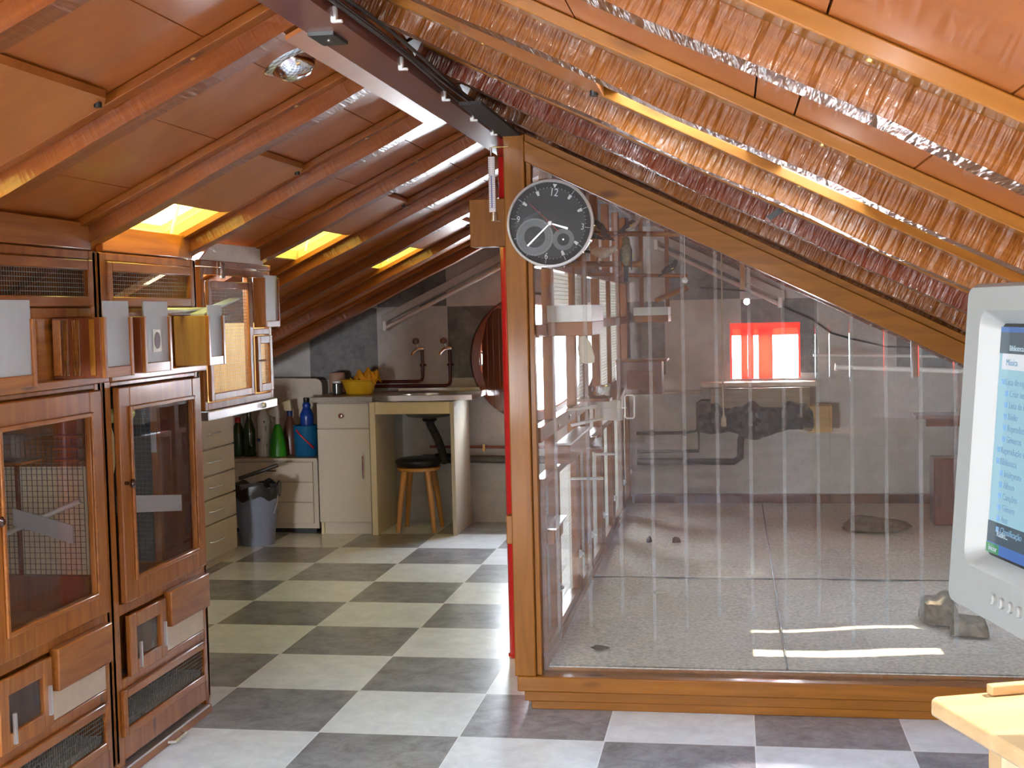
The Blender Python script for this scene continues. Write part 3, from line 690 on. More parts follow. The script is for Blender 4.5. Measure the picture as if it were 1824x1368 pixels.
# finches ---------------------------------------------------------------------------
F_br = plain('finch_brown', (.3, .18, .09), .8, noise=.4, scale=90); F_lt = plain('finch_pale', (.6, .52, .42), .8, noise=.2, scale=90); F_bk = plain('finch_black', (.01, .01, .01), .6)
F_yl = plain('finch_yellow', (.75, .55, .04), .6); F_gr = plain('finch_grey_green', (.2, .17, .09), .8, noise=.4, scale=90)
def bird(loc, yaw, pitch, body, label, spread=0.0, s=1.0):
    mt = Matrix.Translation(loc) @ Matrix.Rotation(yaw, 4, 'Z') @ Matrix.Rotation(pitch, 4, 'Y') @ Matrix.Scale(s, 4)
    o = thing('finch', label, 'bird', matrix=mt, group='finches in the aviary')
    path = [(-.034, 0, .012), (-.026, 0, .014), (-.012, 0, .017), (.004, 0, .021), (.018, 0, .027), (.025, 0, .034), (.031, 0, .040), (.037, 0, .042), (.0415, 0, .042)]
    MB().tube(path, [.004, .009, .0145, .0165, .014, .0105, .0105, .0085, .003], 14).build('body', body, o)
    MB().tube([(.040, 0, .042), (.045, 0, .041), (.049, 0, .0405)], [.0035, .0022, .0004], 8).build('beak', F_lt, o)
    MB().prism([(-.03, .008), (-.03, .016), (-.075, .006), (-.078, .001)], -.006, .006, 'xz').build('tail', F_bk, o)
    for sgn in (-1, 1):
        m = MB(); a0 = spread
        pts = [(.014, 0), (-.02, -.012), (-.045, -.014), (-.05, -.008), (-.02, .008), (.008, .01)]
        vs = []
        for (x, z) in pts:
            for d in (0, .0025):
                yy = (.0135 + d) ; zz = z + .024
                if spread:
                    yy = .012 + (abs(z) + .05) * 1.0 * spread * (0.3 + abs(x) * 14); zz = .03 + .03 * spread * (1 + abs(x) * 16) + z * .6 + d
                vs.append((x, sgn * yy, zz))
        nn = len(pts)
        m.add(vs, [tuple(2 * i for i in range(nn)), tuple(2 * i + 1 for i in range(nn))] + [(2 * i, 2 * ((i + 1) % nn), 2 * ((i + 1) % nn) + 1, 2 * i + 1) for i in range(nn)])
        wg = m.build('wing', F_bk, o)
        if not spread: MB().box(-.012, .002, sgn * .0165 - .0008, sgn * .0165 + .0008, .016, .02).build('wing_bar', F_yl, wg)
        MB().lathe([(.0002, -.0014), (.0014, 0), (.0002, .0014)], (.034, sgn * .0083, .0435), axis='y', n=8).build('eye', F_bk, o)
        MB().tube([(.002, sgn * .006, .008), (.003, sgn * .007, -.006), (.010, sgn * .007, -.008)], .0013, 5).build('leg', F_lt, o)
    return o
bird((-.575, 5.5, 1.732), PI * .93, -.5, F_br, 'brown finch sitting on the upper perch bar right next to the clock', s=1.25)
bird((-.40, 5.5, 1.726), .15, -.35, F_lt, 'pale-bellied finch on the upper perch bar, the right one of the pair', s=1.2)
bird((-.535, 5.35, 1.60), -.35, .35, F_lt, 'grey-white finch with half-open wings and yellow wing bar landing on the lower perch bar', spread=.8, s=1.45)
bird((-.42, 5.34, 1.60), PI * .5, -1.0, F_gr, 'dark finch clinging upright at the end of the lower perch bar', s=1.5)
bird((-.27, 6.1, 1.56), .6, -.3, F_bk, 'small dark finch alone on the rear perch bar')

# window with red frame on the back wall ---------------------------------------------
redf = plain('red_shutter_plastic', (.8, .09, .05), .5)
_nt = redf.node_tree; _b = _nt.nodes['Principled BSDF']; _tl = N(_nt, 'ShaderNodeBsdfTranslucent'); _tl.inputs[0].default_value = (1, .16, .1, 1)
_mx = N(_nt, 'ShaderNodeMixShader'); _mx.inputs[0].default_value = .5; _nt.links.new(_b.outputs[0], _mx.inputs[1]); _nt.links.new(_tl.outputs[0], _mx.inputs[2]); _nt.links.new(_mx.outputs[0], _nt.nodes['Material Output'].inputs[0])
f = MB(); xa, xb, za, zb = -.013, .426, .93, 1.285
f.box(xa, xb, YB - .012, YB + .03, zb - .035, zb); f.box(xa, xb, YB + .03, YB + .06, zb - .08, zb - .03)
for x0, x1 in ((.055, .135), (.165, .255)): f.box(x0, x1, YB + .02, YB + .05, za, zb - .03)
f.box(xa, xa + .012, YB, YB + .06, za, zb - .03); f.box(xb - .012, xb, YB, YB + .06, za, zb - .03)
wn = struct('window_20', f, redf, smooth=False); wn['label'] = 'small bright window with red frame and shutters in the back wall'
MB().box(xa, xb, YB + .1, YB + .104, za, zb).build('pane', G_win, wn)
lamp('back_window_daylight', 'AREA', 40, (.92, .96, 1.0), (.21, YB + .3, 1.15), (.21, 4, 1.0), .44, .34)
# round window
rw = MB(); rw.lathe([(.345, 0), (.345, -.045), (.355, -.055), (.41, -.055), (.425, -.03), (.425, 0)], (-1.285, YB - .001, 1.09), axis='y', n=64, closed=True)
rwo = struct('window_21', rw, W['redwood']); rwo['label'] = 'round window with a broad red-brown wooden ring on the tiled back wall'
MB().lathe([(.346, 0), (.346, .004)], (-1.285, YB + .08, 1.09), axis='y', n=64).build('pane', G_win, rwo)
# hinged plank shutter, standing half open on the left side of the round window
sh = thing('round_shutter', 'dark glossy plank shutter half open at the left of the round window', 'shutter', matrix=Matrix.Translation((-1.62, YB - .06, 1.09)) @ Matrix.Rotation(-1.02, 4, 'Z'))
for k in range(6):
    x0 = .02 + k * .105; x1 = x0 + .10; hw = lambda x: math.sqrt(max(.0001, .33 ** 2 - (x - .33) ** 2))
    MB().prism([(x0, -hw(x0)), (x1, -hw(x1)), (x1, hw(x1)), (x0, hw(x0))], -.012, .0, 'xz').build('plank', W['redwood'], sh, bevel=.003)
MB().tube([(.06, -.02, -.04), (.06, -.045, -.035), (.06, -.045, .035), (.06, -.02, .04)], .008, 8).build('handle', chrome, sh)  # added handle, its chrome stands in for a specular glint
lamp('round_window_daylight', 'AREA', 45, (.92, .96, 1.0), (-1.285, YB + .3, 1.09), (-1.285, 4, .95), .62, .62)

# sill board, planter, plumbing behind the aviary
MB().box(-.20, .516, 8.28, YB - .002, .885, .915).build('window_board', plain('cream_board', (.62, .55, .42), .5), None, 'cream board lying like a sill under the red window', 'shelf', bevel=.004)
MB().box(-.45, -.2, 8.3, YB - .002, .845, .862).build('side_board', plain('cream_board_2', (.5, .45, .38), .5), None, 'short pale shelf left of the cream window board', 'shelf', bevel=.003)
bx = thing('wash_trough', 'old wooden trough below the red window, draped in crumpled black plastic', 'trough', (.15, 8.3, .6))
MB().box(-.14, .47, 8.2, YB - .003, .76, .884).build('box', wood('trough_wood', (.16, .12, .06), (.3, .24, .13), 'x'), bx, bevel=.004)
MB().box(.45, .60, 8.17, 8.4, .605, .77).build('side_flap', wood('tan_cardboard', (.36, .22, .07), (.46, .3, .1), 'x', coat=0), bx, bevel=.003)
m = MB(); nn = 44; prof = []
rnd = random.Random(11)
for row in range(9):
    for i in range(nn + 1):
        u = i / nn; x = -.215 + u * .70
        top = .775 + .022 * math.sin(u * 17) + .012 * math.sin(u * 41 + 1); bot = .615 - .055 * math.exp(-((u - .46) / .13) ** 2) - .012 * math.sin(u * 13)
        z = top + (bot - top) * row / 8
        y = 8.165 - .03 * math.sin(row / 8 * PI) - .014 * math.sin(u * 60 + row) - .01 * math.sin(u * 23 - row * 1.7) + rnd.uniform(-.004, .004)
        m.v.append((x, y, z))
for row in range(8):
    for i in range(nn):
        a_ = row * (nn + 1) + i; m.f.append((a_, a_ + 1, a_ + nn + 2, a_ + nn + 1))
# top fold back over the box, bottom fold under
k0 = len(m.v)
for i in range(nn + 1):
    v = m.v[i]; m.v.append((v[0], 8.42, v[2] - .004))
for i in range(nn): m.f.append((i, i + 1, k0 + i + 1, k0 + i))
k1 = len(m.v)
for i in range(nn + 1):
    v = m.v[8 * (nn + 1) + i]; m.v.append((v[0], 8.42, v[2] + .01))
for i in range(nn): m.f.append((8 * (nn + 1) + i, 8 * (nn + 1) + i + 1, k1 + i + 1, k1 + i))
m.build('black_plastic_drape', plain('black_sheet', (.035, .037, .037), .38, noise=.3, scale=18, bump=.5), bx)
pp = thing('supply_pipe', 'dark supply pipe with a square loop beside the draped trough', 'pipe', (-.4, 8.4, .5))
MB().tube([(-.62, 8.41, .587), (-.35, 8.41, .587), (-.22, 8.41, .60), (-.222, 8.41, .47), (-.62, 8.41, .467)], .011, 10).build('pipe', blackrub, pp)
MB().tube([(-.222, 8.41, .6), (-.222, 8.41, .78), (-.20, 8.41, .79), (-.12, 8.41, .79)], .014, 10).build('riser', blackrub, pp)
for x in (-.52, -.31): MB().box(x - .012, x + .012, 8.39, YB - .001, .57, .604).build('pipe_clip', blackrub, pp)
wp = thing('waste_pipe', 'thick black waste pipe dropping from the draped trough along the aviary back wall', 'pipe', (-.2, 8.38, .4))
MB().tube([(-.62, 8.41, .40), (-.10, 8.41, .40), (0.0, 8.40, .40), (.04, 8.37, .43), (.045, 8.34, .55), (.07, 8.3, .61)], .022, 14).build('pipe', blackrub, wp)
MB().tube([(-.62, 8.41, .40), (-.26, 8.41, .40)], .0225, 14).build('sleeve', black, wp)
# strip light following the right roof on the back wall
def strip_light(x0, x1, f, label, y=8.36, on=0):
    o = thing('strip_light', label, 'strip light', ((x0 + x1) / 2, y, f((x0 + x1) / 2)))
    m = MB(); m.hexa([(x0, y, f(x0) - .075), (x1, y, f(x1) - .075), (x1, YB - .004, f(x1) - .075), (x0, YB - .004, f(x0) - .075)], [(x0, y, f(x0) - .02), (x1, y, f(x1) - .02), (x1, YB - .004, f(x1) - .02), (x0, YB - .004, f(x0) - .02)])
    m.build('housing', plain('grey_white_enamel', (.42, .41, .4), .4), o, bevel=.003)
    MB().cyl((x0 + .03, y - .03, f(x0 + .03) - .115), (x1 - .03, y - .03, f(x1 - .03) - .115), .014, 14).build('tube', plain('fluorescent_tube', (.55, .5, .46), .3), o)
    for x in (x0 + .03, x1 - .03): MB().box(x - .012, x + .012, y - .045, y + .03, f(x) - .135, f(x) - .07).build('tube_holder', white_pl, o, bevel=.002)
    return o
strip_light(-2.29, -1.40, zL, 'grey strip light fixed along the left roof slope above the taps')
strip_light(-.50, .33, zR, 'grey strip light inside the aviary following the right roof slope')
# corner things at the right of the aviary
o = thing('corner_shelf', 'small brown shelf on the right side wall at the back of the aviary', 'shelf', (1.2, 7.5, .7))
MB().box(1.0, XR - .002, 7.46, 7.7, .745, .765).build('board', W['redwood'], o); MB().box(1.06, XR - .002, 7.5, 7.52, .70, .745).build('bracket', W['redwood'], o)
o = MB().box(1.10, XR - .005, 7.5, 7.68, .142, .52).build('nest_box', W['redwood'], None, 'tall brown box standing in the far right corner of the aviary', 'nest box', bevel=.01)
# cable sagging across the aviary
MB().tube([(-.2, 8.41, 1.52), (.1, 8.41, 1.49), (.5, 8.41, 1.30), (.62, 8.41, 1.21), (.75, 8.41, 1.17), (.95, 8.41, 1.12), (1.36, 8.41, 1.10)], .006, 6).build('wall_cable', black, None, 'thin black cable sagging along the aviary back wall', 'cable')
# stones, bark, droppings on the sand
def rock(x, y, z, sx, sy, sz, mat, label, name='rock', seed=1, cat='rock'):
    bm = bmesh.new(); bmesh.ops.create_icosphere(bm, subdivisions=3, radius=1); rnd = random.Random(seed)
    ph = [rnd.uniform(0, 6) for _ in range(6)]
    m = MB()
    for v in bm.verts:
        c = v.co; k = 1 + .12 * math.sin(c.x * 4 + ph[0]) + .1 * math.sin(c.y * 5 + ph[1]) + .1 * math.sin(c.z * 6 + ph[2] + c.x * 3) + rnd.uniform(-.02, .02)
        m.v.append((x + c.x * sx * k, y + c.y * sy * k, z + max(0, .55 + c.z * k) * sz))
    m.f = [tuple(v.index for v in f.verts) for f in bm.faces]; bm.free()
    return m.build(name, mat, None, label, cat)
stone = plain('rough_stone', (.17, .14, .1), .9, noise=.4, scale=40, bump=.6)
rock(.79, 5.25, .138, .07, .09, .075, stone, 'brown stone on the sunlit sand, partly hidden by the monitor', seed=2)
o = MB(); o.hexa([(.79, 5.02, .139), (.93, 4.99, .139), (.95, 5.12, .139), (.81, 5.14, .139)], [(.80, 5.03, .20), (.915, 5.01, .19), (.93, 5.11, .195), (.815, 5.13, .205)])
o.build('brick', stone, None, 'grey angular block in front of the brown stone below the monitor', 'stone', bevel=.006)
rock(.76, 7.35, .138, .17, .07, .055, plain('dark_soil', (.1, .05, .025), .95, noise=.4, scale=50, bump=.5), 'low heap of dark soil at the back of the sand', 'soil_heap', 5, 'soil')
rock(-.50, 4.74, .137, .035, .02, .008, plain('dark_bark', (.06, .045, .03), .9), 'flat scrap of bark lying on the sand near the corner post', 'bark_piece', 7, 'bark')
rock(-.455, 6.95, .138, .017, .014, .02, blackrub, 'tiny black lump on the sand at the left', 'pebble', 8, 'pebble')
rock(-.31, 6.94, .138, .022, .016, .02, plain('reddish_pebble', (.14, .05, .03), .9), 'tiny reddish lump on the sand, right of the black one', 'pebble', 9, 'pebble')
rock(-.33, 5.7, .138, .035, .02, .007, plain('straw', (.4, .36, .25), .9), 'thin pale scrap on the sand in the middle', 'straw_scrap', 12, 'scrap')
# ================================================================== clock
RXm = Matrix.Rotation(PI / 2, 4, 'X')
cm = Matrix.Translation((-.603, 4.372, 1.69)) @ Matrix.Rotation(math.radians(8.3), 4, 'Y')
ck = thing('wall_clock', 'large round black wall clock in watch style with chrome rim, hung on the aviary post', 'clock', matrix=cm)
MB().lathe([(.135, .0), (.147, -.004), (.150, -.02), (.148, -.03), (.141, -.036), (.1385, -.03), (.139, -.02), (.1385, .0)], (0, 0.044, 0), axis='y', n=72, closed=True).build('rim', silver, ck)
MB().lathe([(.145, 0), (.145, -.02), (.139, -.022)], (0, .044, 0), axis='y', n=64).build('back_plate', black, ck)
dialm = plain('dial_black', (.006, .006, .006), .6); dialg = plain('dial_charcoal', (.03, .031, .032), .6); markm = plain('dial_grey_print', (.42, .43, .44), .5); subm = plain('dial_subring_grey', (.11, .12, .125), .55); redm = plain('red_hand', (.3, .01, .015), .4); handm = plain('silver_hand', (.75, .76, .78), .3, metal=.4)
fy = .0215
MB().lathe([(.139, 0), (.139, -.0005)], (0, fy, 0), axis='y', n=72).build('dial', dialm, ck)
MB().lathe([(.120, 0), (.120, -.0012)], (0, fy, 0), axis='y', n=72).build('inner_dial', dialg, ck, label='charcoal inner dial')
def ring(r0, r1, x, z, y, mat, name, lab=None):
    MB().lathe([(r0, 0), (r1, 0), (r1, -.0008), (r0, -.0008)], (x, y, z), axis='y', n=56, closed=True).build(name, mat, ck, label=lab)
def cw(a, r): return (r * math.sin(math.radians(a)), r * math.cos(math.radians(a)))
bx_, bz_ = -.0475, -.052; sx_, sz_ = .051, -.049
ring(.036, .064, bx_, bz_, fy - .0014, subm, 'subdial_ring', 'large grey subdial ring at the lower left'); ring(.021, .037, sx_, sz_, fy - .0016, subm, 'subdial_ring', 'small grey subdial ring at the lower right')
MB().lathe([(.036, 0), (.036, -.0006)], (bx_, fy - .0014, bz_), axis='y', n=40).build('subdial_face', dialg, ck); MB().lathe([(.021, 0), (.021, -.0006)], (sx_, fy - .0016, sz_), axis='y', n=40).build('subdial_face', dialg, ck)
MB().lathe([(.003, 0), (.003, -.002)], (sx_, fy - .002, sz_), axis='y', n=12).build('subdial_pin', handm, ck)
m = MB()
def tick(mb, a, r0, r1, w0, w1, y, cx=0, cz=0):
    s_, c_ = math.sin(math.radians(a)), math.cos(math.radians(a)); P = []
    for r, ww in ((r0, w0), (r1, w1)):
        for q in (-1, 1): P.append((cx + r * s_ + q * ww * c_, cz + r * c_ - q * ww * s_))
    mb.prism([P[0], P[1], P[3], P[2]], y - .0006, y, 'xz')
for k in range(60):
    if k % 5: tick(m, k * 6, .119, .1225, .0005, .0005, fy - .001)
for k in range(12):
    if k: tick(m, k * 30, .119, .136, .0007, .0007, fy - .001)
for k in (1, 2, 4, 5, 10, 11): tick(m, k * 30, .101 if k not in (4,) else .103, .117, .0035, .0058, fy - .0013)
tick(m, 0, .120, .133, .0004, .0075, fy - .001)
for k in range(60): tick(m, k * 6, .058, .062, .0004, .0004, fy - .0024, bx_, bz_)
m.build('minute_track', markm, ck, smooth=False)
for s_, a, r, z in (('12', 0, .104, .026), ('3', 90, .111, .021), ('6', 180, .112, .021), ('9', 270, .111, .021)):
    x_, z_ = cw(a, r); mt = Matrix.Translation((x_, fy - .0013, z_)) @ RXm @ Matrix.Scale(.8, 4, (1, 0, 0))
    text('hour_numeral', s_, z * 1.45, markm, ck, mt)
def hand(a, r0, r1, w0, w1, y, mat, name):
    q = MB(); tick(q, a, r0, r1, w0, w1, y); return q.build(name, mat, ck, smooth=False)
hand(100, .006, .063, .0022, .0034, fy - .005, handm, 'hour_hand'); hand(218.4, .006, .108, .0019, .0027, fy - .0075, handm, 'minute_hand')
q = MB(); tick(q, 307, -.042, .100, .0011, .0007, fy - .0095); q.build('second_hand', redm, ck, smooth=False)
MB().lathe([(.0075, 0), (.0075, -.009), (.004, -.011)], (0, fy - .001, 0), axis='y', n=20).build('centre_cap', handm, ck)
for a, r in ((86, .007), (106, .018), (124, .006)):
    x_, z_ = cw(a, .148); x2, z2 = cw(a, .148 + (.005 if r < .015 else .007))
    MB().cyl((x_, .02, z_), (x2, .02, z2), r * .5, 14).build('side_crown', chrome, ck)
gc = glass('clock_glass', dust=0, boost=.12); MB().lathe([(.1385, 0), (.1385, -.001)], (0, fy - .0115, 0), axis='y', n=64).build('cover_glass', gc, ck)

# thermometer hung at the left edge of the post
th = thing('thermometer', 'slim metal wall thermometer hanging at the left edge of the aviary corner post', 'thermometer', (-.80, 4.40, 1.7))
MB().box(-.815, -.792, 4.405, 4.415, 1.735, 1.925).build('scale_plate', plain('thermo_plate', (.55, .47, .45), .35), th, bevel=.002)
MB().box(-.8065, -.8025, 4.402, 4.405, 1.75, 1.86).build('fluid_column', plain('blue_fluid', (.08, .08, .22), .4), th)
mm = MB()
for k in range(24): mm.box(-.814, -.808, 4.4035, 4.405, 1.75 + k * .0072, 1.7512 + k * .0072); mm.box(-.8, -.794, 4.4035, 4.405, 1.75 + k * .0072, 1.7512 + k * .0072)
mm.build('scale_marks', black, th, smooth=False)
MB().cyl((-.80, 4.41, 1.705), (-.80, 4.41, 1.735), .012, 16).build('bottom_cap', chrome, th); MB().cyl((-.805, 4.41, 1.925), (-.805, 4.41, 1.957), .004, 10).build('hanger_tube', chrome, th)
MB().tube([(-.80, 4.41, 1.957), (-.77, 4.41, 1.957), (-.745, 4.41, 1.957)], .0022, 6).build('hook_wire', brass, th)
MB().tube([(-.80, 4.41, 1.709), (-.78, 4.415, 1.706), (-.776, 4.42, 1.706)], .002, 6).build('lower_wire', chrome, th)

# ================================================================== bird cabinets on the left
XF = -1.85
def strip(m, ya, yb, za, zb, x0, x1): m.box(x0, x1, ya, yb, za, zb)
def ringyz(m, ya, yb, za, zb, t, x0, x1, tb=None):
    tb = tb or t
    m.box(x0, x1, ya, ya + t, za, zb); m.box(x0, x1, yb - t, yb, za, zb); m.box(x0, x1, ya + t, yb - t, za, za + tb); m.box(x0, x1, ya + t, yb - t, zb - t, zb)
def cabinet(y0, kind, label):
    xb = -2.42; Y1 = y0 + .718
    c = thing('bird_cabinet', label, 'cabinet', ((XF + xb) / 2, y0, 0), 'varnished bird cabinets along the left wall')
    m = MB()      # carcass
    def side(ya, yb): m.prism([(XF, .055), (XF, zL(XF) - .02), (xb, zL(xb) - .02), (xb, .055)], ya, yb, 'xz')
    side(y0, y0 + .018); side(Y1 - .018, Y1)
    m.box(xb, xb + .01, y0 + .018, Y1 - .018, .055, zL(xb) - .02)
    for z in (.08, .515, 1.2): m.box(xb + .01, XF - .02, y0 + .018, Y1 - .018, z, z + .014)
    m.build('carcass', W['cabz'], c, smooth=False)
    m = MB()      # face frame
    X0, X1 = XF - .022, XF
    m.box(X0, X1, y0, y0 + .055, .0, 1.60); m.box(X0, X1, Y1 - .04, Y1, .0, 1.60)
    for za, zb in ((.265, .30), (.495, .53), (1.195, 1.21), (1.405, 1.435), (1.575, 1.60), (.05, .125)): m.box(X0, X1, y0 + .055, Y1 - .04, za, zb)
    m.build('face_frame', W['cabz'], c, bevel=.003)
    MB().box(XF - .02, XF + .03, y0 + .005, Y1 - .002, 1.212, 1.236).build('ledge', W['caby'], c, bevel=.004)
    MB().box(XF - .02, XF - .006, y0 + .055, Y1 - .04, 1.236, 1.405).build('middle_panel', W['caby'], c)
    # vent panel above
    m = MB(); ringyz(m, y0 + .05, Y1 - .035, 1.437, 1.573, .03, XF - .014, XF + .010); v = m.build('vent_frame', W['caby'], c, bevel=.003)
    MB().wires('yz', XF - .004, y0 + .08, Y1 - .065, 1.467, 1.543, .0125, .0125, .0007).build('vent_mesh', wire, v, smooth=False)
    m = MB(); m.prism([(XF - .02, 1.603), (XF + .004, 1.603), (XF + .004, zL(XF) + PH - .012), (XF - .02, zL(XF) + PH - .012)], y0 + .035, Y1 - .03, 'xz'); m.build('fascia_board', W['caby'], c, bevel=.003)
    # big glazed door
    da, db, dz0, dz1 = y0 + .062, Y1 - .042, .533, 1.193
    m = MB(); ringyz(m, da, db, dz0, dz1, .072, XF + .001, XF + .022); d = m.build('glazed_door', W['cabz'], c, bevel=.004)
    m = MB(); ringyz(m, da + .06, db - .06, dz0 + .06, dz1 - .06, .014, XF + .022, XF + .030); m.build('glazing_bead', W['caby'], d, bevel=.003)
    MB().box(XF + .008, XF + .012, da + .07, db - .07, dz0 + .07, dz1 - .07).build('door_glass', G_clear, d, smooth=False)
    MB().lathe([(.006, 0), (.006, .014), (.013, .02), (.014, .028), (.007, .034)], (XF + .022, da + .02, .90), axis='x', n=20).build('knob', plain('dark_knob', (.05, .015, .01), .2, coat=.8), d)
    for z in (.62, 1.06): MB().cyl((XF + .012, db + .004, z - .025), (XF + .012, db + .004, z + .025), .005, 8).build('hinge', brass, d)
    # small glass slide with aluminium runners
    m = MB(); ringyz(m, y0 + .085, y0 + .345, .30, .49, .045, XF + .001, XF + .018); s_ = m.build('small_door', W['cabz'], c, bevel=.003)
    MB().box(XF + .006, XF + .009, y0 + .13, y0 + .30, .345, .445).build('small_glass', G_clear, s_, smooth=False)
    for yy, zz in ((.140, .315), (.318, .335)): MB().box(XF + .018, XF + .026, y0 + yy, y0 + yy + .010, zz, zz + .08).build('runner', alu, s_)
    MB().box(XF + .001, XF + .030, y0 + .36, Y1 - .045, .388, .505).build('wood_flap', W['caby'], c, bevel=.004)
    MB().box(XF + .001, XF + .004, y0 + .36, Y1 - .05, .305, .386).build('metal_plate', plain('cream_metal', (.62, .47, .34), .28, metal=.35), c)
    # lower wire window and pull-out tray
    m = MB(); ringyz(m, y0 + .035, Y1 - .05, .125, .268, .026, XF + .0, XF + .014); lw = m.build('lower_frame', W['caby'], c, bevel=.003)
    MB().wires('yz', XF + .006, y0 + .06, Y1 - .075, .15, .243, .0125, .0125, .0007).build('lower_mesh', wire, lw, smooth=False)
    MB().box(xb + .02, XF - .03, y0 + .02, Y1 - .02, .096, .15).build('grit', plain('grit_layer', (.38, .34, .29), .9, noise=.4, scale=90), c)
    t = MB(); t.box(XF - .02, XF + .012, y0 + .03, Y1 - .02, .0, .03); tr = t.build('tray', W['caby'], c, bevel=.002)
    MB().box(XF - .02, XF + .016, y0 + .03, Y1 - .05, .030, .037).build('tray_edge', alu, tr)
    MB().tube([(XF + .012, y0 + .33, .014), (XF + .035, y0 + .335, .014), (XF + .035, y0 + .43, .014), (XF + .012, y0 + .435, .014)], .005, 8).build('tray_handle', alu, tr)
    # interior
    if kind == 'left':
        yw = Y1 - .022
        MB().box(xb + .012, XF - .045, yw, yw + .003, .64, .965).build('side_lining', plain('cream_lining', (.8, .68, .46), .6), c, label='cream lining')
        MB().box(xb + .012, XF - .13, yw - .002, yw, .965, 1.19).build('ochre_panel', W['avz'], c)
        i1 = MB().wires('xz', yw - .012, XF - .33, XF - .05, .64, 1.06, .0165, .0165, .0008).build('inner_mesh', wire, c, smooth=False)
        MB().box(XF - .265, XF - .255, yw - .02, yw - .008, .64, .98).build('mesh_stile', W['redwood'], i1)
        m = MB()
        for zz in (.985, 1.02, 1.055): m.box(XF - .12, XF - .04, yw - .05, yw, zz, zz + .006)
        m.build('slatted_shelf', W['caby'], c)
        MB().cyl((XF - .30, Y1 - .06, .765), (XF - .06, Y1 - .04, .865), .008, 12).build('white_perch', white_pl, c)
        MB().hexa([(XF - .25, Y1 - .09, .80), (XF - .06, Y1 - .09, .745), (XF - .06, Y1 - .085, .745), (XF - .25, Y1 - .085, .80)], [(XF - .25, Y1 - .09, .85), (XF - .06, Y1 - .09, .80), (XF - .06, Y1 - .085, .80), (XF - .25, Y1 - .085, .85)]).build('frosted_strip', G_frost, c)
        MB().lathe([(.02, 0), (.032, .01), (.035, .07), (.03, .075)], (XF - .2, y0 + .56, 1.0), n=20).build('water_jar', glass('jar_glass', dust=.1), c)
        MB().box(XF - .32, XF - .14, y0 + .50, y0 + .62, .992, .999).build('jar_shelf', W['caby'], c)
    else:
        yw = Y1 - .022
        MB().box(XF - .14, XF - .02, yw - .004, yw, .54, 1.19).build('side_board', W['redwood'], c)
        MB().box(xb + .012, XF - .14, yw - .002, yw, .54, 1.19).build('dark_lining', plain('blue_grey_lining', (.07, .08, .09), .6), c)
        i1 = MB().wires('xz', yw - .012, XF - .33, XF - .16, .54, 1.13, .0165, .0165, .0008).build('inner_mesh', wire, c, smooth=False)
        MB().box(XF - .165, XF - .14, yw - .03, yw - .005, .54, 1.19).build('mesh_stile', W['cabz'], i1)
        MB().hexa([(XF - .03, y0 + .13, .80), (XF - .03, y0 + .60, .735), (XF - .034, y0 + .60, .735), (XF - .034, y0 + .13, .80)], [(XF - .03, y0 + .13, .855), (XF - .03, y0 + .60, .79), (XF - .034, y0 + .60, .79), (XF - .034, y0 + .13, .855)]).build('frosted_strip', G_frost, c)
        MB().cyl((XF - .05, y0 + .10, 1.10), (XF - .05, y0 + .27, 1.10), .022, 16).build('yellow_bottle', plain('yellow_green', (.55, .6, .1), .3), c)
        MB().lathe([(.002, 0), (.055, .002), (.06, .006), (.002, .008)], (XF - .06, y0 + .12, .99), axis='x', n=24, sy=1.6).build('cuttlebone', plain('cuttle_yellow', (.7, .6, .32), .7), c)
        MB().box(XF - .165, XF - .145, yw - .032, yw - .0305, .93, 1.0).build('tag_card', G_frost, c)
    return c
cabinet(3.598, 'right', 'right bird cabinet at the walkway end, brown interior behind its glass door')
cabinet(2.874, 'left', 'left bird cabinet cut by the photo edge, cream wire-mesh interior behind its glass')
cabinet(2.150, 'left', 'bird cabinet nearest the camera, mostly outside the left edge of the photo') if False else None

# nest boxes on the ledge -------------------------------------------------------------
def nestbox(y0, wd, label, dep=.125, z0=1.237, hgt=.168, card=.045, hole=False, side=None):
    o = thing('nesting_box', label, 'nest box', (XF + dep / 2, y0, z0), 'nesting boxes in front of the cabinets')
    x0, x1 = XF + .001, XF + dep; t = .010; z1 = z0 + hgt; sm = side or W['redwood']
    MB().box(x0, x1 - .012, y0, y0 + t, z0, z1).build('side_panel', sm, o, bevel=.002); MB().box(x0, x1 - .012, y0 + wd - t, y0 + wd, z0, z1).build('side_panel', W['redwood'], o, bevel=.002)
    MB().box(x0, x1 - .012, y0 + t, y0 + wd - t, z0, z0 + .01).build('floor_board', W['caby'], o)
    MB().box(x0, x0 + .006, y0 + t, y0 + wd - t, z0 + .01, z1).build('rear_board', W['cabz'], o)
    for ya in (y0, y0 + wd - .016): MB().box(x1 - .012, x1, ya, ya + .016, z0, z1).build('front_rail', W['cabz'], o, bevel=.002)
    MB().box(x1 - .012, x1 - .002, y0 + .016, y0 + wd - .016, z0, z0 + .03).build('front_sill', W['caby'], o, bevel=.002)
    cd = MB().box(x1 - .0105, x1 - .0065, y0 + .012, y0 + wd - .012, z0 + .03, z1 + card).build('sliding_card', G_frost, o, label='frosted plastic card')
    if hole:
        yc, zc = y0 + wd * .5, z0 + .095
        MB().box(x1 - .0065, x1 - .005, yc - .028, yc + .028, zc - .034, zc + .034).build('hole_plate', plain('pale_label', (.66, .64, .52), .4), cd)
        MB().lathe([(.019, 0), (.019, .001)], (x1 - .005, yc, zc), axis='x', n=24, sy=1.35).build('entrance_hole', plain('dark_hole', (.1, .03, .025), .5), cd)
    return o
nestbox(4.118, .142, 'rightmost nesting box with a figured oak side panel, next to the hanging cage', side=W['oak'], card=.035)
nestbox(3.615, .19, 'nesting box whose frosted card has a small framed round hole', dep=.135, hole=True)
nb = nestbox(3.325, .175, 'nesting box with plain frosted card, between the two cabinets', dep=.155)
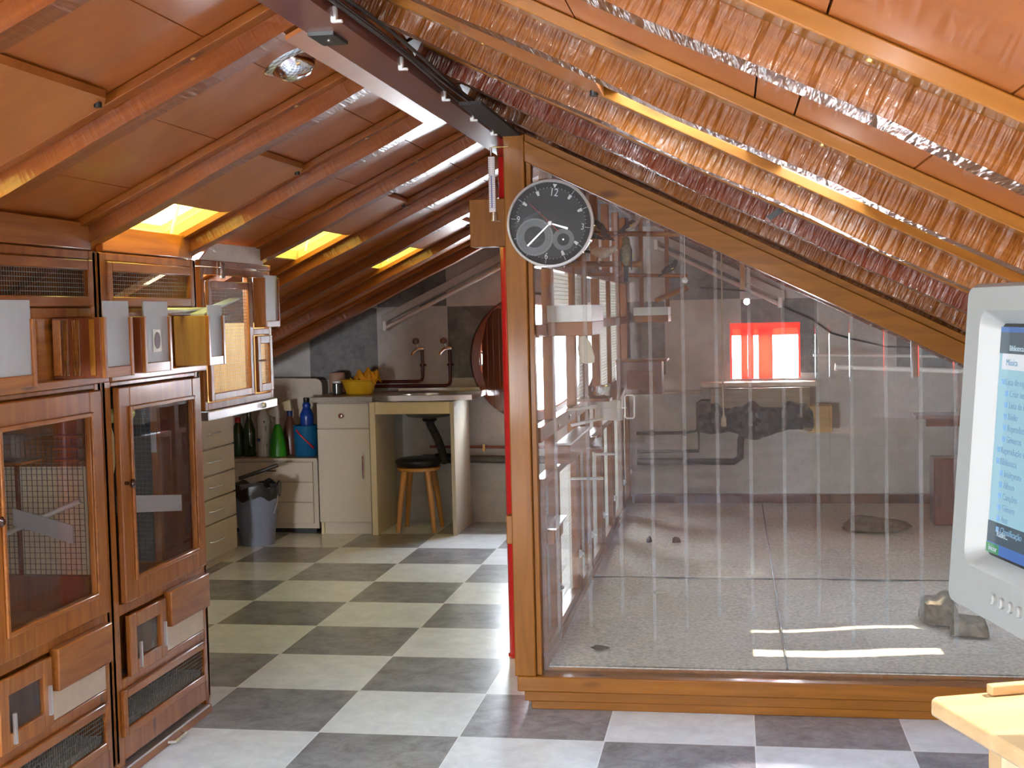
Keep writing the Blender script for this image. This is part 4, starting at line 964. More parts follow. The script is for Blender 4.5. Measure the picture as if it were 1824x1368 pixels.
for xa_, xb_, mt_ in ((.004, .028, W['caby']), (.034, .05, W['rafter']), (.062, .084, W['rafter']), (.112, .128, W['avz'])):
    MB().box(XF + xa_, XF + xb_, 3.318, 3.3245, 1.245, 1.40).build('side_strip', mt_, nb, bevel=.002)
nestbox(2.76, .21, 'nesting box at the left photo edge with the widest frosted card', dep=.155, side=W['caby'])
MB().tube([(XF + .03, 3.86, 1.424), (XF + .035, 4.12, 1.424), (XF + .04, 4.33, 1.426)], .009, 10).build('white_rod', white_pl, None, 'white plastic rod lying across the tops of the nesting boxes', 'rod')
m = MB(); m.hexa([(XF + .06, 4.12, 1.406), (XF + .11, 4.12, 1.406), (XF + .12, 4.42, 1.46), (XF + .08, 4.42, 1.46)], [(XF + .06, 4.12, 1.412), (XF + .11, 4.12, 1.412), (XF + .12, 4.42, 1.466), (XF + .08, 4.42, 1.466)])
m.build('clear_scoop', G_frost, None, 'thin translucent plastic strip resting on the rightmost nesting box', 'strip')

# hanging cage -------------------------------------------------------------------------
ya, yb, za, zb, xb = 4.36, 5.06, 1.065, 1.58, -2.32
hc = thing('hanging_cage', 'sunlit wire-front bird cage hung beyond the cabinets under the roof', 'cage', ((XF + xb) / 2, ya, za))
warm = wood('warm_cage_back', (.5, .3, .1), (.66, .42, .17), 'z', coat=.2, knots=False)
m = MB(); m.box(xb, XF - .02, ya, ya + .012, za, zL(xb) - .02); m.box(xb, XF - .02, yb - .012, yb, za, zL(xb) - .02); m.box(xb, XF - .02, ya + .012, yb - .012, za, za + .012)
m.build('side_boards', warm, hc)
m = MB(); bz = zL(xb) - .02
m.box(xb - .01, xb, ya, ya + .1, za, bz); m.box(xb - .01, xb, yb - .2, yb, za, bz); m.box(xb - .01, xb, ya + .1, yb - .2, za, za + .06); m.box(xb - .01, xb, ya + .1, yb - .2, bz - .03, bz)
m.build('back_board', warm, hc)
mf = MB()
for k in range(22): mf.box(xb - .006, xb - .002, ya + .1 + k * .019, ya + .108 + k * .019, za + .06, bz - .03)
mf.build('back_louvre', white_pl, hc)
m = MB(); ringyz(m, ya, yb, za, zb, .028, XF - .022, XF); m.box(XF - .022, XF, 4.815, 4.86, za + .028, zb - .028); m.box(XF - .022, XF, 4.86, yb - .028, 1.325, 1.35); m.build('face_frame', W['cabz'], hc, bevel=.003)
m = MB(); ringyz(m, ya + .03, 4.812, za + .032, zb - .05, .028, XF, XF + .014); dm = m.build('mesh_door', W['cabz'], hc, bevel=.003)
MB().wires('yz', XF + .004, ya + .058, 4.785, za + .06, zb - .078, .0125, .0125, .0007).build('door_mesh', wire, dm, smooth=False)
m = MB(); ringyz(m, 4.865, 5.03, 1.10, 1.322, .032, XF, XF + .014); d2 = m.build('small_mesh_door', W['cabz'], hc, bevel=.003)
MB().wires('yz', XF + .004, 4.897, 4.998, 1.132, 1.29, .0125, .0125, .0007).build('door_mesh', wire, d2, smooth=False)
MB().cyl((XF + .016, 4.845, 1.225), (XF + .03, 4.9, 1.225), .004, 8).build('bolt', chrome, d2)
m = MB(); m.box(XF, XF + .05, 4.865, 4.875, 1.355, 1.55); m.box(XF, XF + .05, 5.02, 5.03, 1.355, 1.55); m.box(XF, XF + .05, 4.875, 5.02, 1.355, 1.38); m.build('card_holder', W['cabz'], hc, bevel=.002)
MB().box(XF + .04, XF + .044, 4.875, 5.02, 1.38, 1.56).build('white_card', G_frost, hc, label='frosted white card')
MB().box(XF - .03, XF + .014, ya - .004, yb + .004, 1.03, 1.064).build('metal_tray', alu, hc, bevel=.003)
MB().lathe([(.012, 0), (.010, .01), (.004, .014)], (XF + .014, 4.9, 1.047), axis='x', n=14).build('tray_knob', alu, hc)
MB().box(XF + .001, XF + .012, 4.53, 4.56, 1.54, 1.60).build('top_latch', chrome, hc, bevel=.002)
for yy in (ya + .03, yb - .04): MB().box(XF - .06, XF - .045, yy, yy + .015, zb - .04, zL(XF - .05) + .07).build('hanger_strap', alu, hc)
m = MB(); m.prism([(ya + .015, 1.605), (5.0, 1.605), (5.0, 1.672), (ya + .13, 1.668)], XF - .012, XF - .004, 'yz')
m.build('white_infill_board', plain('peach_white_board', (.68, .58, .48), .5), None, 'pale triangular board filling the gap between hanging cage and roof', 'board')
MB().box(XF - .02, XF, ya, 5.07, 1.582, 1.604).build('cage_top_rail', W['cabz'], None, 'dark wooden rail just above the hanging cage', 'rail', bevel=.002)

# ================================================================== kitchen corner
def pull(y, z, x, ln, parent, axis='y', r=.005, mat=None):
    m = MB()
    if axis == 'y': p = [(x, y - ln / 2, z), (x + .022, y - ln / 2 + .004, z), (x + .022, y + ln / 2 - .004, z), (x, y + ln / 2, z)]
    else: p = axis
    m.tube(p, r, 8); m.build('handle', mat or chrome, parent)
dt = thing('drawer_tower', 'narrow cream drawer tower with six drawers at the end of the cabinets', 'drawers', (-3.0, 6.7, 0))
X1 = -2.885; yA, yB = 6.62, 7.20
MB().box(X1 - .42, X1 - .018, yA, yB, .0, .93).build('carcass', cream, dt, bevel=.002)
zs = [(.05, .245), (.25, .385), (.39, .515), (.52, .665), (.67, .835), (.84, .925)]
for z0, z1 in zs:
    d = MB().box(X1 - .017, X1, yA + .003, yB - .003, z0, z1 - .004).build('drawer', cream, dt, bevel=.0015)
    MB().tube([(X1, 6.80, (z0 + z1) / 2), (X1 + .02, 6.81, (z0 + z1) / 2), (X1 + .02, 6.95, (z0 + z1) / 2), (X1, 6.96, (z0 + z1) / 2)], .005, 8).build('handle', chrome, d)
# low chest
lc = thing('low_chest', 'low cream chest of three drawers carrying the cleaning bottles', 'chest of drawers', (-2.95, 8.1, 0))
m = MB(); m.box(-3.3, -2.635, 7.97, YB - .01, .03, .47); m.build('carcass', cream, lc, bevel=.002)
MB().box(-3.31, -2.63, 7.945, YB - .01, .472, .487).build('top_board', cream, lc, bevel=.002)
for z0, z1 in ((.335, .46), (.205, .33), (.065, .2)):
    d = MB().box(-3.28, -2.665, 7.952, 7.969, z0, z1).build('drawer', cream, lc, bevel=.002)
    zc = (z0 + z1) / 2 + .01
    MB().tube([(-3.0, 7.952, zc), (-2.995, 7.932, zc), (-2.90, 7.932, zc), (-2.895, 7.952, zc)], .005, 8).build('handle', chrome, d)
MB().box(-3.28, -2.66, 7.99, 8.4, 0, .03).build('plinth', black, lc)
# base cabinet + worktop
bc = thing('base_cabinet', 'cream kitchen base cabinet with one drawer and one door', 'cabinet', (-2.44, 8.2, 0))
m = MB(); m.box(-2.612, -2.265, 7.93, YB - .01, .075, .845); m.build('carcass', cream, bc, bevel=.002)
MB().box(-2.59, -2.28, 7.95, 8.3, 0, .075).build('plinth', cream, bc)
MB().box(-2.608, -2.59, 7.93, 7.95, .0, .075).build('plinth_edge', creamedge, bc)
d = MB().box(-2.61, -2.268, 7.912, 7.929, .682, .838).build('drawer', cream, bc, bevel=.002)
MB().lathe([(.008, 0), (.008, -.012), (.017, -.02), (.014, -.028), (.004, -.03)], (-2.447, 7.912, .76), axis='y', n=20).build('knob', plain('brown_knob', (.25, .08, .04), .3, coat=.5), d)
d = MB().box(-2.61, -2.268, 7.912, 7.929, .082, .676).build('door', cream, bc, bevel=.002)
MB().tube([(-2.31, 7.912, .515), (-2.31, 7.888, .505), (-2.31, 7.888, .365), (-2.31, 7.912, .355)], .006, 8).build('handle', chrome, d)
MB().box(-2.645, -2.235, 7.88, YB - .004, .848, .882).build('worktop', greytop, None, 'grey speckled laminate worktop on the cream base cabinet', 'worktop', bevel=.003)
# sink unit
su = thing('sink_unit', 'open cream sink stand with side panels and front apron, stool pushed under it', 'sink stand', (-1.97, 8.15, 0))
MB().box(-2.262, -2.225, 7.9, 8.375, 0, .845).build('side_panel', creamedge, su, bevel=.002)
MB().box(-1.742, -1.717, 7.9, 8.375, 0, .845).build('side_panel', cream, su, bevel=.002)
MB().box(-2.224, -1.743, 7.902, 7.918, .767, .845).build('apron', creamedge, su, bevel=.002)
sk = thing('steel_sink', 'stainless steel sink top with shallow round bowl beside the worktop', 'sink', (-1.95, 8.17, .846))
st = plain('brushed_steel', (.55, .53, .5), .28, metal=.95)
m = MB(); cx, cy, R_ = -1.93, 8.14, .185; n_ = 40; x0, x1, y0_, y1_ = -2.232, -1.60, 7.885, 8.43
vs = []; fs = []
for k in range(n_):
    a_ = 2 * PI * k / n_; c_, s_ = math.cos(a_), math.sin(a_)
    kk = min((x1 - cx) / c_ if c_ > 1e-6 else ((x0 - cx) / c_ if c_ < -1e-6 else 9), (y1_ - cy) / s_ if s_ > 1e-6 else ((y0_ - cy) / s_ if s_ < -1e-6 else 9))
    for r, z in ((kk, .852), (kk, .884), (kk - .012, .886), (kk - .02, .880), (R_ + .012, .878), (R_, .872), (R_ * .95, .77), (R_ * .75, .735), (.02, .722)):
        vs.append((cx + c_ * r, cy + s_ * r, z))
for k in range(n_):
    for j in range(8): a0 = k * 9 + j; b0 = ((k + 1) % n_) * 9 + j; fs.append((a0, b0, b0 + 1, a0 + 1))
m.add(vs, fs); m.build('sink_top', st, sk)
MB().box(-2.2, -1.60, 8.395, 8.405, .88, .903).build('upstand', st, sk, bevel=.003)
# sink drain under the bowl
dp = thing('drain_pipe', 'grey-black corrugated drain pipe under the sink behind the stool', 'pipe', (-1.9, 8.25, .4))
path = []; rs = []
for i in range(60):
    t = i / 59
    if t < .35: q = t / .35; p = Vector((-1.93 + .0 * q, 8.14 + .02 * q, .718 - .043 * q))
    elif t < .8: q = (t - .35) / .45; p = Vector((-1.93 + .04 * math.sin(q * PI * .5), 8.16 + .14 * q, .675 - .19 * q))
    else: q = (t - .8) / .2; p = Vector((-1.89, 8.30 + .07 * q, .485 - .07 * q))
    path.append(p); rs.append(.024 + (.0035 if i % 2 else 0))
MB().tube(path, rs, 14).build('hose', plain('dark_grey_hose', (.06, .055, .05), .5), dp)
MB().lathe([(.04, 0), (.05, .012), (.045, .02)], (-1.93, 8.14, .70), n=20).build('drain_nut', black, dp)
wp = thing('floor_waste_pipe', 'grey waste pipe running low along the wall right of the sink', 'pipe', (-1.7, 8.4, .4))
MB().cyl((-2.05, 8.415, .43), (-.72, 8.415, .405), .026, 16).build('pipe', plain('dark_grey_pvc', (.09, .085, .08), .4), wp)
MB().cyl((-1.96, 8.415, .43), (-1.85, 8.415, .428), .033, 16).build('coupling', black, wp)
cp = thing('copper_pipe', 'thin reddish pipe above the grey waste pipe right of the sink', 'pipe', (-1.6, 8.42, .5))
MB().cyl((-2.0, 8.43, .505), (-.72, 8.43, .492), .009, 10).build('pipe', plain('painted_copper', (.22, .06, .04), .35), cp)
MB().box(-1.64, -1.625, 8.415, YB - .001, .475, .52).build('pipe_clip', brass, cp)
# taps
maroon = plain('maroon_pipe_paint', (.085, .012, .012), .25, coat=.5)
for k, (x, zb_, lab) in enumerate(((-2.035, .945, 'left garden tap on a maroon water pipe above the sink'), (-1.848, .915, 'right garden tap on a maroon water pipe above the sink'))):
    t = thing('tap', lab, 'tap', (x, 8.4, .95), 'taps above the sink')
    MB().tube([(-2.62, 8.42, zb_), (x - .03, 8.42, zb_), (x - .008, 8.42, zb_ + .006), (x, 8.42, zb_ + .03), (x, 8.42, 1.155)], .011, 10).build('water_pipe', maroon, t)
    MB().cyl((x, 8.42, 1.045), (x, 8.42, 1.06), .018, 12).build('pipe_collar', maroon, t)
    MB().box(x - .022, x + .022, 8.43, YB - .001, 1.047, 1.058).build('wall_clip', maroon, t)
    b_ = MB(); b_.tube([(x + .02, 8.40, 1.16), (x, 8.40, 1.163), (x - .03, 8.37, 1.155), (x - .045, 8.34, 1.135), (x - .047, 8.335, 1.12)], [.012, .015, .012, .010, .010], 12); b_.cyl((x - .015, 8.385, 1.16), (x - .022, 8.375, 1.195), .008, 10); b_.build('tap_body', chrome, t)
    MB().lathe([(.006, 0), (.020, .006), (.024, .02), (.020, .036), (.008, .042)], (x - .028, 8.368, 1.192), n=18).build('knob', plain('brown_tap_knob', (.12, .05, .035), .25, coat=.7), t)
# bowl with cloth
yb_ = plain('yellow_enamel', (.72, .42, .02), .35, noise=.03)
bw = thing('yellow_bowl', 'yellow plastic washing bowl standing on the grey worktop', 'bowl', (-2.385, 8.12, .883))
MB().lathe([(.078, 0), (.084, .004), (.112, .085), (.124, .092), (.122, .097), (.108, .092), (.098, .07), (.074, .008)], (-2.385, 8.12, .883), n=44).build('bowl_body', yb_, bw)
m = MB(); rnd = random.Random(5)
nu, nv = 30, 16
for i in range(nu + 1):
    for j in range(nv + 1):
        u = i / nu * 2 - 1; v = j / nv * 2 - 1; r2 = min(1.0, u * u + v * v)
        m.v.append((-2.34 + u * .085, 8.12 + v * .08, .975 + .055 * (1 - r2) ** .6 + .02 * math.sin(u * 8 + v * 3) * (1 - r2 * .5) + .012 * math.sin(v * 14 + u * 11) + (.02 if u > .6 and abs(v) < .5 else 0)))
for i in range(nu):
    for j in range(nv):
        a_ = i * (nv + 1) + j; m.f.append((a_, a_ + 1, a_ + nv + 2, a_ + nv + 1))
cl = m.build('yellow_cloth', plain('yellow_cloth', (.72, .36, .015), .85, bump=.3), None, 'crumpled yellow cloth heaped in the yellow bowl', 'cloth')
md = cl.modifiers.new('thick', 'SOLIDIFY'); md.thickness = .004
j = thing('glass_mug', 'small dark glass jar standing left of the yellow bowl', 'jar', (-2.535, 8.12, .883))
MB().lathe([(.028, 0), (.032, .004), (.032, .07), (.028, .074)], (-2.535, 8.12, .883), n=20).build('jar_body', plain('smoky_glass', (.06, .06, .06), .1, coat=.8), j)
MB().lathe([(.029, .074), (.029, .088), (.02, .09)], (-2.535, 8.12, .883), n=20).build('lid', white_pl, j)
# cream rounded board and pinkish roll behind the bottles
poly = [(-3.25, .64), (-2.70, .64), (-2.70, .93)] + [(-2.745 + .045 * math.cos(a_), .935 + .045 * math.sin(a_)) for a_ in [PI / 2 * k / 5 for k in range(1, 6)]] + [(-3.0, .985), (-3.25, .985)]
poly = [(x, z - .15) if z < .7 else (x, z) for x, z in poly]
MB().prism(poly, 8.31, 8.33, 'xz').build('cream_board', plain('cream_round_board', (.62, .53, .4), .4), None, 'cream board with a rounded corner standing behind the cleaning bottles', 'board', bevel=.003)
MB().lathe([(.05, 0), (.055, .005), (.055, .12), (.045, .135), (.01, .14)], (-2.592, 8.31, .883), n=24).build('pinkish_pot', plain('pink_brown_clay', (.42, .26, .19), .6), None, 'pinkish round pot at the left rear corner of the worktop', 'pot')
# bottles
def cbox(name, mat, parent, *a): return MB().box(*a).build(name, mat, parent)
z0 = .4875
b = thing('spray_bottle', 'bright green trigger spray bottle with a white spray head', 'bottle', (-2.925, 8.05, z0), 'cleaning bottles on the low chest')
MB().lathe([(.052, 0), (.057, .006), (.057, .03), (.048, .11), (.027, .19), (.016, .207), (.015, .215)], (-2.925, 8.05, z0), n=28).build('body', plain('green_plastic', (.035, .3, .012), .3), b)
hd = MB(); hd.tube([(-2.925, 8.05, z0 + .213), (-2.925, 8.05, z0 + .255)], .016, 12); hd.hexa([(-2.975, 8.035, z0 + .275), (-2.91, 8.035, z0 + .25), (-2.91, 8.065, z0 + .25), (-2.975, 8.065, z0 + .275)], [(-2.972, 8.037, z0 + .30), (-2.915, 8.037, z0 + .335), (-2.915, 8.063, z0 + .335), (-2.972, 8.063, z0 + .30)]); hd.tube([(-2.95, 8.05, z0 + .28), (-2.965, 8.05, z0 + .25), (-2.955, 8.05, z0 + .225)], .005, 8); hd.build('spray_head', white_pl, b)
b = thing('white_bottle', 'tall white detergent bottle with green and blue label patches', 'bottle', (-3.03, 8.08, z0), 'cleaning bottles on the low chest')
MB().lathe([(.040, 0), (.043, .006), (.043, .22), (.040, .255), (.024, .29), (.018, .30), (.018, .335), (.014, .34)], (-3.03, 8.08, z0), n=28).build('body', white_pl, b)
gl_ = plain('label_green', (.02, .15, .06), .5); bl_ = plain('label_blue', (.03, .08, .22), .5)
for dz, hh, mt_, xo in ((.17, .03, gl_, .018), (.065, .02, gl_, .02), (.22, .015, bl_, .012), (.1, .02, bl_, -.02)):
    yy = 8.08 - math.sqrt(.0438 ** 2 - (xo + .009) ** 2) 
    MB().box(-3.03 + xo - .012, -3.03 + xo + .010, yy - .001, yy + .01, z0 + dz, z0 + dz + hh).build('label_patch', mt_, b)
b = thing('clear_bottle', 'whitish bottle half hidden between the white and the green bottle', 'bottle', (-2.985, 8.15, z0), 'cleaning bottles on the low chest')
MB().lathe([(.035, 0), (.037, .006), (.037, .2), (.016, .26), (.015, .28)], (-2.985, 8.15, z0), n=24).build('body', plain('grey_white_plastic', (.5, .5, .46), .4), b)
MB().lathe([(.017, .28), (.017, .3), (.01, .302)], (-2.985, 8.15, z0), n=16).build('cap', plain('dark_blue_cap', (.02, .03, .12), .3), b)
b = thing('amber_spray_bottle', 'reddish-brown spray bottle with cream head behind the green one', 'bottle', (-2.88, 8.17, z0), 'cleaning bottles on the low chest')
MB().lathe([(.045, 0), (.05, .006), (.05, .12), (.035, .2), (.016, .25), (.015, .26)], (-2.88, 8.17, z0), n=26).build('body', plain('amber_plastic', (.14, .05, .03), .3), b)
MB().lathe([(.018, .255), (.018, .285), (.016, .29)], (-2.88, 8.17, z0), n=16).build('collar', plain('navy_collar', (.02, .04, .16), .4), b)
MB().hexa([(-2.91, 8.155, z0 + .29), (-2.865, 8.155, z0 + .29), (-2.865, 8.185, z0 + .29), (-2.91, 8.185, z0 + .29)], [(-2.93, 8.158, z0 + .345), (-2.872, 8.158, z0 + .36), (-2.872, 8.182, z0 + .36), (-2.93, 8.182, z0 + .345)]).build('spray_head', creamedge, b)
b = thing('green_glass_bottle', 'dark green glass bottle at the far left of the bottle row', 'bottle', (-3.13, 8.08, z0), 'cleaning bottles on the low chest')
MB().lathe([(.036, 0), (.039, .006), (.039, .17), (.016, .25), (.014, .33), (.016, .335)], (-3.13, 8.08, z0), n=24).build('body', plain('dark_green_glass', (.012, .05, .008), .12, coat=.8), b)
b = thing('red_cap_bottle', 'dark bottle with a red cap, partly hidden by the drawer tower', 'bottle', (-3.215, 8.1, z0), 'cleaning bottles on the low chest')
MB().lathe([(.036, 0), (.039, .006), (.039, .17), (.018, .22)], (-3.215, 8.1, z0), n=24).build('body', plain('dark_plastic', (.03, .06, .02), .3), b)
MB().lathe([(.02, .22), (.02, .25), (.015, .255)], (-3.215, 8.1, z0), n=18).build('cap', plain('red_cap', (.5, .01, .01), .35), b)
b = thing('blue_bottle', 'royal blue bleach bottle with black cap standing in the blue tub', 'bottle', (-2.74, 8.1, z0 + .012))
b['category'] = 'bottle'
MB().lathe([(.04, 0), (.044, .006), (.044, .22), (.046, .235), (.044, .26), (.024, .30), (.028, .315), (.024, .33), (.019, .335)], (-2.74, 8.1, z0 + .012), n=28).build('body', plain('royal_blue', (.01, .05, .28), .3), b)
MB().lathe([(.018, .335), (.02, .34), (.02, .365), (.016, .368)], (-2.74, 8.1, z0 + .012), n=18).build('cap', black, b)
b = thing('blue_tub', 'turquoise blue plastic tub with a red diagonal strap, at the right of the bottle row', 'tub', (-2.745, 8.09, z0))
MB().lathe([(.070, 0), (.074, .006), (.082, .19), (.085, .195), (.083, .2), (.078, .195), (.068, .01)], (-2.75, 8.10, z0), n=32).build('tub_body', plain('turquoise_plastic', (.01, .13, .28), .35), b)
path = [(-2.75 + (.0835) * math.sin(a_), 8.10 - .0835 * math.cos(a_), z0 + .175 - .12 * (a_ + .5) / 1.4) for a_ in [-.5 + 1.4 * k / 10 for k in range(11)]]
MB().tube(path, .006, 8).build('red_strap', plain('red_strap', (.5, .01, .02), .4), b)
# bucket with liner, dustpan stick
bk = thing('bucket', 'grey-blue plastic bucket with a black bin liner, in front of the low chest', 'bucket', (-2.905, 7.58, 0))
MB().lathe([(.098, .004), (.102, .0), (.138, .345), (.146, .35), (.146, .36), (.134, .358), (.096, .012)], (-2.905, 7.58, 0), n=44).build('bucket_body', plain('grey_blue_plastic', (.2, .22, .3), .4), bk)
m = MB(); prof = []; nn = 48; rnd = random.Random(9)
for r, z in ((.120, .25), (.134, .345), (.142, .372), (.151, .37), (.152, .345), (.149, .315), (.147, .292)):
    for k in range(nn):
        a_ = 2 * PI * k / nn; q = r + .004 * math.sin(9 * a_ + z * 30) + rnd.uniform(-.0015, .0015); zz = z + (.014 * math.sin(5 * a_ + 1) + .006 * math.sin(11 * a_)) * (1 if z > .28 else 1.5)
        m.v.append((-2.905 + q * math.cos(a_), 7.58 + q * math.sin(a_), zz))
for i in range(6):
    for k in range(nn): m.f.append((i * nn + k, i * nn + (k + 1) % nn, (i + 1) * nn + (k + 1) % nn, (i + 1) * nn + k))
m.f.append(tuple(range(nn)))
m.build('bin_liner', plain('bin_liner', (.018, .016, .016), .35, bump=.3), bk)
MB().tube([(-2.76, 7.56, .345), (-2.755, 7.54, .27), (-2.77, 7.51, .2)], .0022, 6).build('wire_handle', alu, bk)
m = MB().tube([(-3.03, 7.62, .40), (-2.9, 7.66, .44), (-2.80, 7.69, .475)], .012, 12)
m.build('broom_stick', plain('worn_black_tube', (.06, .05, .045), .35), None, 'short dark metal tube handle sticking out over the bucket', 'handle')
# stool with round black cushion
sc, sy_ = -2.0, 8.10
so_ = thing('stool', 'round honey-coloured wooden stool under the sink', 'stool', (sc, sy_, 0))
MB().lathe([(.11, .39), (.137, .393), (.14, .402), (.14, .412), (.13, .416), (.001, .417)], (sc, sy_, 0), n=44).build('seat', W['stool'], so_)
for (dx, dy) in ((-1, -1), (1, -1), (1, 1), (-1, 1)):
    MB().tube([(sc + dx * .075, sy_ + dy * .075, .392), (sc + dx * .10, sy_ + dy * .10, .2), (sc + dx * .118, sy_ + dy * .118, .004)], [.021, .019, .014], 14).build('leg', W['stool'], so_)
MB().lathe([(.10, .4185), (.14, .425), (.152, .445), (.15, .458), (.12, .470), (.03, .474), (.001, .474)], (sc, sy_, 0), n=44).build('black_cushion', plain('black_vinyl', (.012, .012, .014), .35), None, 'round black cushion lying on the wooden stool', 'cushion')

# ================================================================== desk and monitor
A = Vector((.304, 2.173, 0)); an = math.radians(20)
dm_ = Matrix.Translation(A) @ Matrix.Rotation(an, 4, 'Z')     # local x: away to the right, local -y: towards the camera
dk = thing('computer_desk', 'light beech computer desk corner in the bottom right of the photo', 'desk', matrix=dm_)
MB().prism([(.015, 0), (.0, -.015), (0, -.9), (.68, -.9), (.68, 0)], .722, .75, 'xy').build('desk_top', W['desk'], dk, bevel=.006)
MB().box(.10, .68, -.03, -.012, .7505, .768).build('back_lip', W['desk'], dk, bevel=.003)
pb = wood('beige_desk_panel', (.5, .36, .2), (.6, .45, .27), 'z', knots=False, coat=.1)
MB().box(.075, .095, -.86, -.06, .0, .7215).build('side_panel', W['desk'], dk, bevel=.003)
MB().box(.096, .60, -.09, -.075, .15, .7215).build('back_panel', pb, dk)
MB().box(.055, .0745, -.70, -.13, .40, .70).build('drawer_side', pb, dk, bevel=.003)
MB().box(.63, .65, -.86, -.06, .0, .7215).build('side_panel', W['desk'], dk, bevel=.003)

e = Vector((.22499, -.97436, 0)); up = Vector((.0715, .0155, 1)).normalized(); iny = up.cross(e).normalized(); e2 = iny.cross(up).normalized()
Mm = Matrix((e2, iny, up)).transposed().to_4x4(); Mm.translation = Vector((.24766, 1.6, 1.037))
mo = thing('crt_monitor', 'beige CRT computer monitor at the right edge of the photo, lit screen facing left', 'monitor', matrix=Mm)
Wd, Ht = .405, .378; sx0, sx1, sz0, sz1 = .054, Wd - .054, .068, Ht - .045
# bezel: outer frame with sloped inner edge
m = MB()
o4 = [(0, 0), (Wd, 0), (Wd, Ht), (0, Ht)]
def rr4(x0, x1, z0_, z1_, r, k=5):
    P = []
    for cx_, cz_, a0 in ((x1 - r, z0_ + r, -PI / 2), (x1 - r, z1_ - r, 0), (x0 + r, z1_ - r, PI / 2), (x0 + r, z0_ + r, PI)):
        for i in range(k + 1):
            a_ = a0 + PI / 2 * i / k; P.append((cx_ + r * math.cos(a_), cz_ + r * math.sin(a_)))
    return P
loops = [(rr4(.012, Wd - .012, .012, Ht - .012, .02), .10), (rr4(0, Wd, 0, Ht, .014), .05), (rr4(0, Wd, 0, Ht, .014), .008), (rr4(.005, Wd - .005, .005, Ht - .005, .012), 0.0),
         (rr4(sx0 - .014, sx1 + .014, sz0 - .014, sz1 + .014, .018), .001), (rr4(sx0, sx1, sz0, sz1, .01), .022)]
n_ = len(loops[0][0]); vs = []; fs = []
for P_, y_ in loops: vs += [(x, y_, z) for x, z in P_]
for i in range(len(loops) - 1):
    for k in range(n_): fs.append((i * n_ + k, i * n_ + (k + 1) % n_, (i + 1) * n_ + (k + 1) % n_, (i + 1) * n_ + k))
m.add(vs, fs); m.build('bezel', beige_pl, mo)
m = MB(); loops = [(rr4(.012, Wd - .012, .012, Ht - .012, .02), .10), (rr4(.02, Wd - .02, .03, Ht - .02, .03), .16), (rr4(.09, Wd - .09, .06, Ht - .09, .04), .36), (rr4(.11, Wd - .11, .08, Ht - .11, .03), .38)]
vs = []; fs = []
for P_, y_ in loops: vs += [(x, y_, z) for x, z in P_]
for i in range(len(loops) - 1):
    for k in range(n_): fs.append((i * n_ + k, i * n_ + (k + 1) % n_, (i + 1) * n_ + (k + 1) % n_, (i + 1) * n_ + k))
fs.append(tuple(range(3 * n_, 4 * n_))); m.add(vs, fs); m.build('rear_housing', beige_pl, mo)
scm = plain('screen_blue_glow', (.02, .03, .04), .12, noise=.0, emit=(.36, .60, .70), estr=.5)
def scr(name, x0, x1, z0_, z1_, col_, d=.0, es=.62):
    return MB().box(x0, x1, .0195 - d, .022 - d, z0_, z1_).build(name, plain(name + '_glow', (.02, .02, .02), .12, noise=0, emit=col_, estr=es), mo, smooth=False)
MB().box(sx0 - .004, sx1 + .004, .022, .03, sz0 - .004, sz1 + .004).build('picture_tube', black, mo)
s0 = .004
scr('screen_image', sx0 + s0, sx1 - s0, sz0 + s0, sz1 - s0, (.33, .58, .70))
scr('title_bar', sx0 + s0, sx1 - s0, sz1 - .010, sz1 - s0, (.05, .16, .45), .0006)
scr('menu_bar', sx0 + s0, sx1 - s0, sz1 - .034, sz1 - .010, (.07, .11, .14), .0006)
scr('list_header', sx0 + .012, sx1 - s0, sz1 - .052, sz1 - .034, (.75, .80, .85), .0006)
scr('player_bar', sx0 + s0, sx1 - s0, sz0 + .016, sz0 + .040, (.05, .09, .12), .0006)
scr('task_bar', sx0 + s0, sx1 - s0, sz0 + s0, sz0 + .016, (.05, .16, .50), .0006)
scr('start_button', sx0 + s0, sx0 + .036, sz0 + s0, sz0 + .015, (.05, .28, .10), .0012)
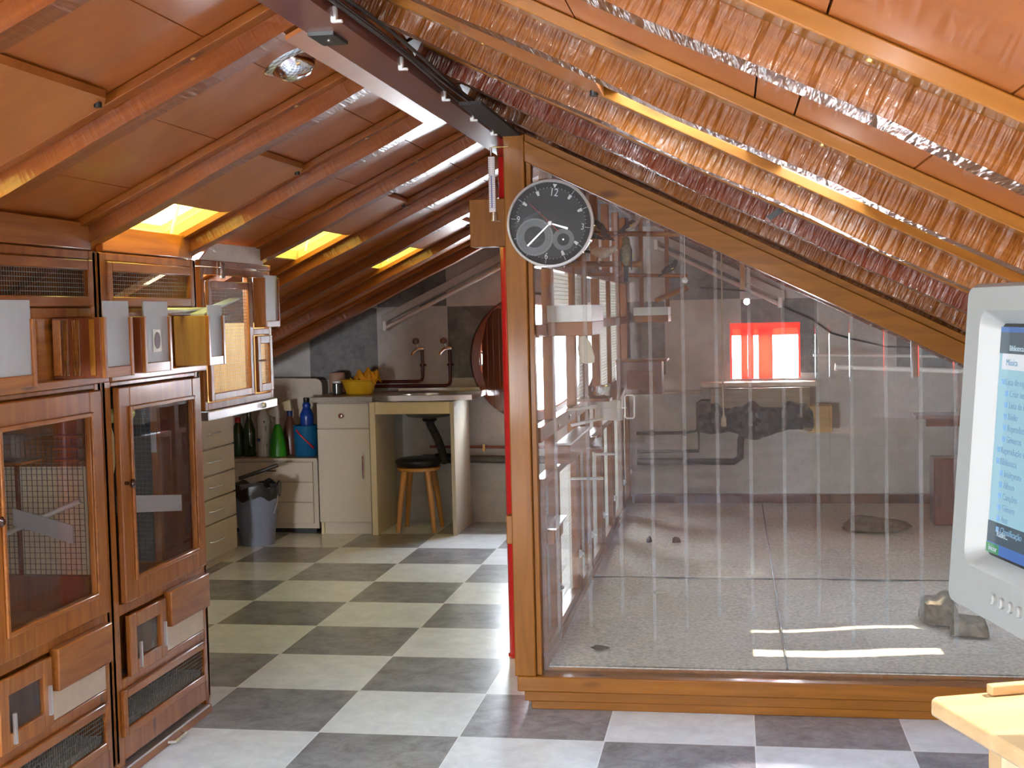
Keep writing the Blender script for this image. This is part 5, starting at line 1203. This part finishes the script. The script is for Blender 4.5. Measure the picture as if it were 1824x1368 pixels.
tm = plain('screen_text_ink', (.03, .05, .09), .4, emit=(.2, .36, .45), estr=.5); tw = plain('screen_text_light', (.1, .12, .14), .4, emit=(.35, .45, .5), estr=.5)
rows_ = [('Lista de reprodução', 0, .030), ('Criar nova lista', 1, .030), ('Lista de temas', 1, .030), ('Rádio', 1, .03), ('Reproduzidos', 1, .03), ('Géneros', 1, .03), ('Reprodução em curso', 0, .03), ('Biblioteca', 0, .03), ('Intérprete', 1, .03), ('Álbum', 1, .03), ('Canções', 1, .03), ('Género', 1, .03), ('Ano', 1, .03), ('Classificação', 1, .03)]
zz = sz1 - .066
def ttext(s_, size, x, z, mat): text('screen_text', s_, size, mat, mo, Matrix.Translation((x, .0182, z)) @ RXm, align='LEFT', depth=.0002)
ic = MB()
for s_, ind, _ in rows_:
    ttext(s_, .0105, sx0 + .026 + ind * .012, zz, tm); ic.box(sx0 + .016 + ind * .011, sx0 + .022 + ind * .011, .0182, .019, zz - .003, zz + .003); zz -= .0128
ic.build('list_icons', plain('icon_blue', (.05, .1, .2), .5, emit=(.2, .38, .5), estr=.45), mo, smooth=False)
ttext('Biblioteca', .009, sx0 + .03, sz1 - .028, tw); ttext('Música', .0105, sx0 + .024, sz1 - .044, tm); ttext('Iniciar', .009, sx0 + .011, sz0 + .0095, tw); ttext('Rádio...', .0095, sx0 + .03, sz0 + .028, tw)
for k in range(5): MB().lathe([(.0058, 0), (.0058, -.003), (.004, -.0045)], (.128 + k * .021, .0005, .030 - .001 * k * 0), axis='y', n=18).build('front_button', beige_pl, mo)
# swivel base and riser
MB().lathe([(.10, -.03), (.09, -.012), (.07, -.001)], (.22, .19, .0), n=32).build('swivel_base', beige_pl, mo)
P0 = Mm @ Vector((.22, .19, -.03))
rs_ = thing('monitor_riser', 'beech riser box on the desk under the monitor, just outside the frame', 'riser', (P0.x, P0.y, .751))
MB().box(P0.x - .10, P0.x + .14, P0.y - .13, P0.y + .13, .751, P0.z - .012).build('box', W['desk'], rs_, bevel=.003)
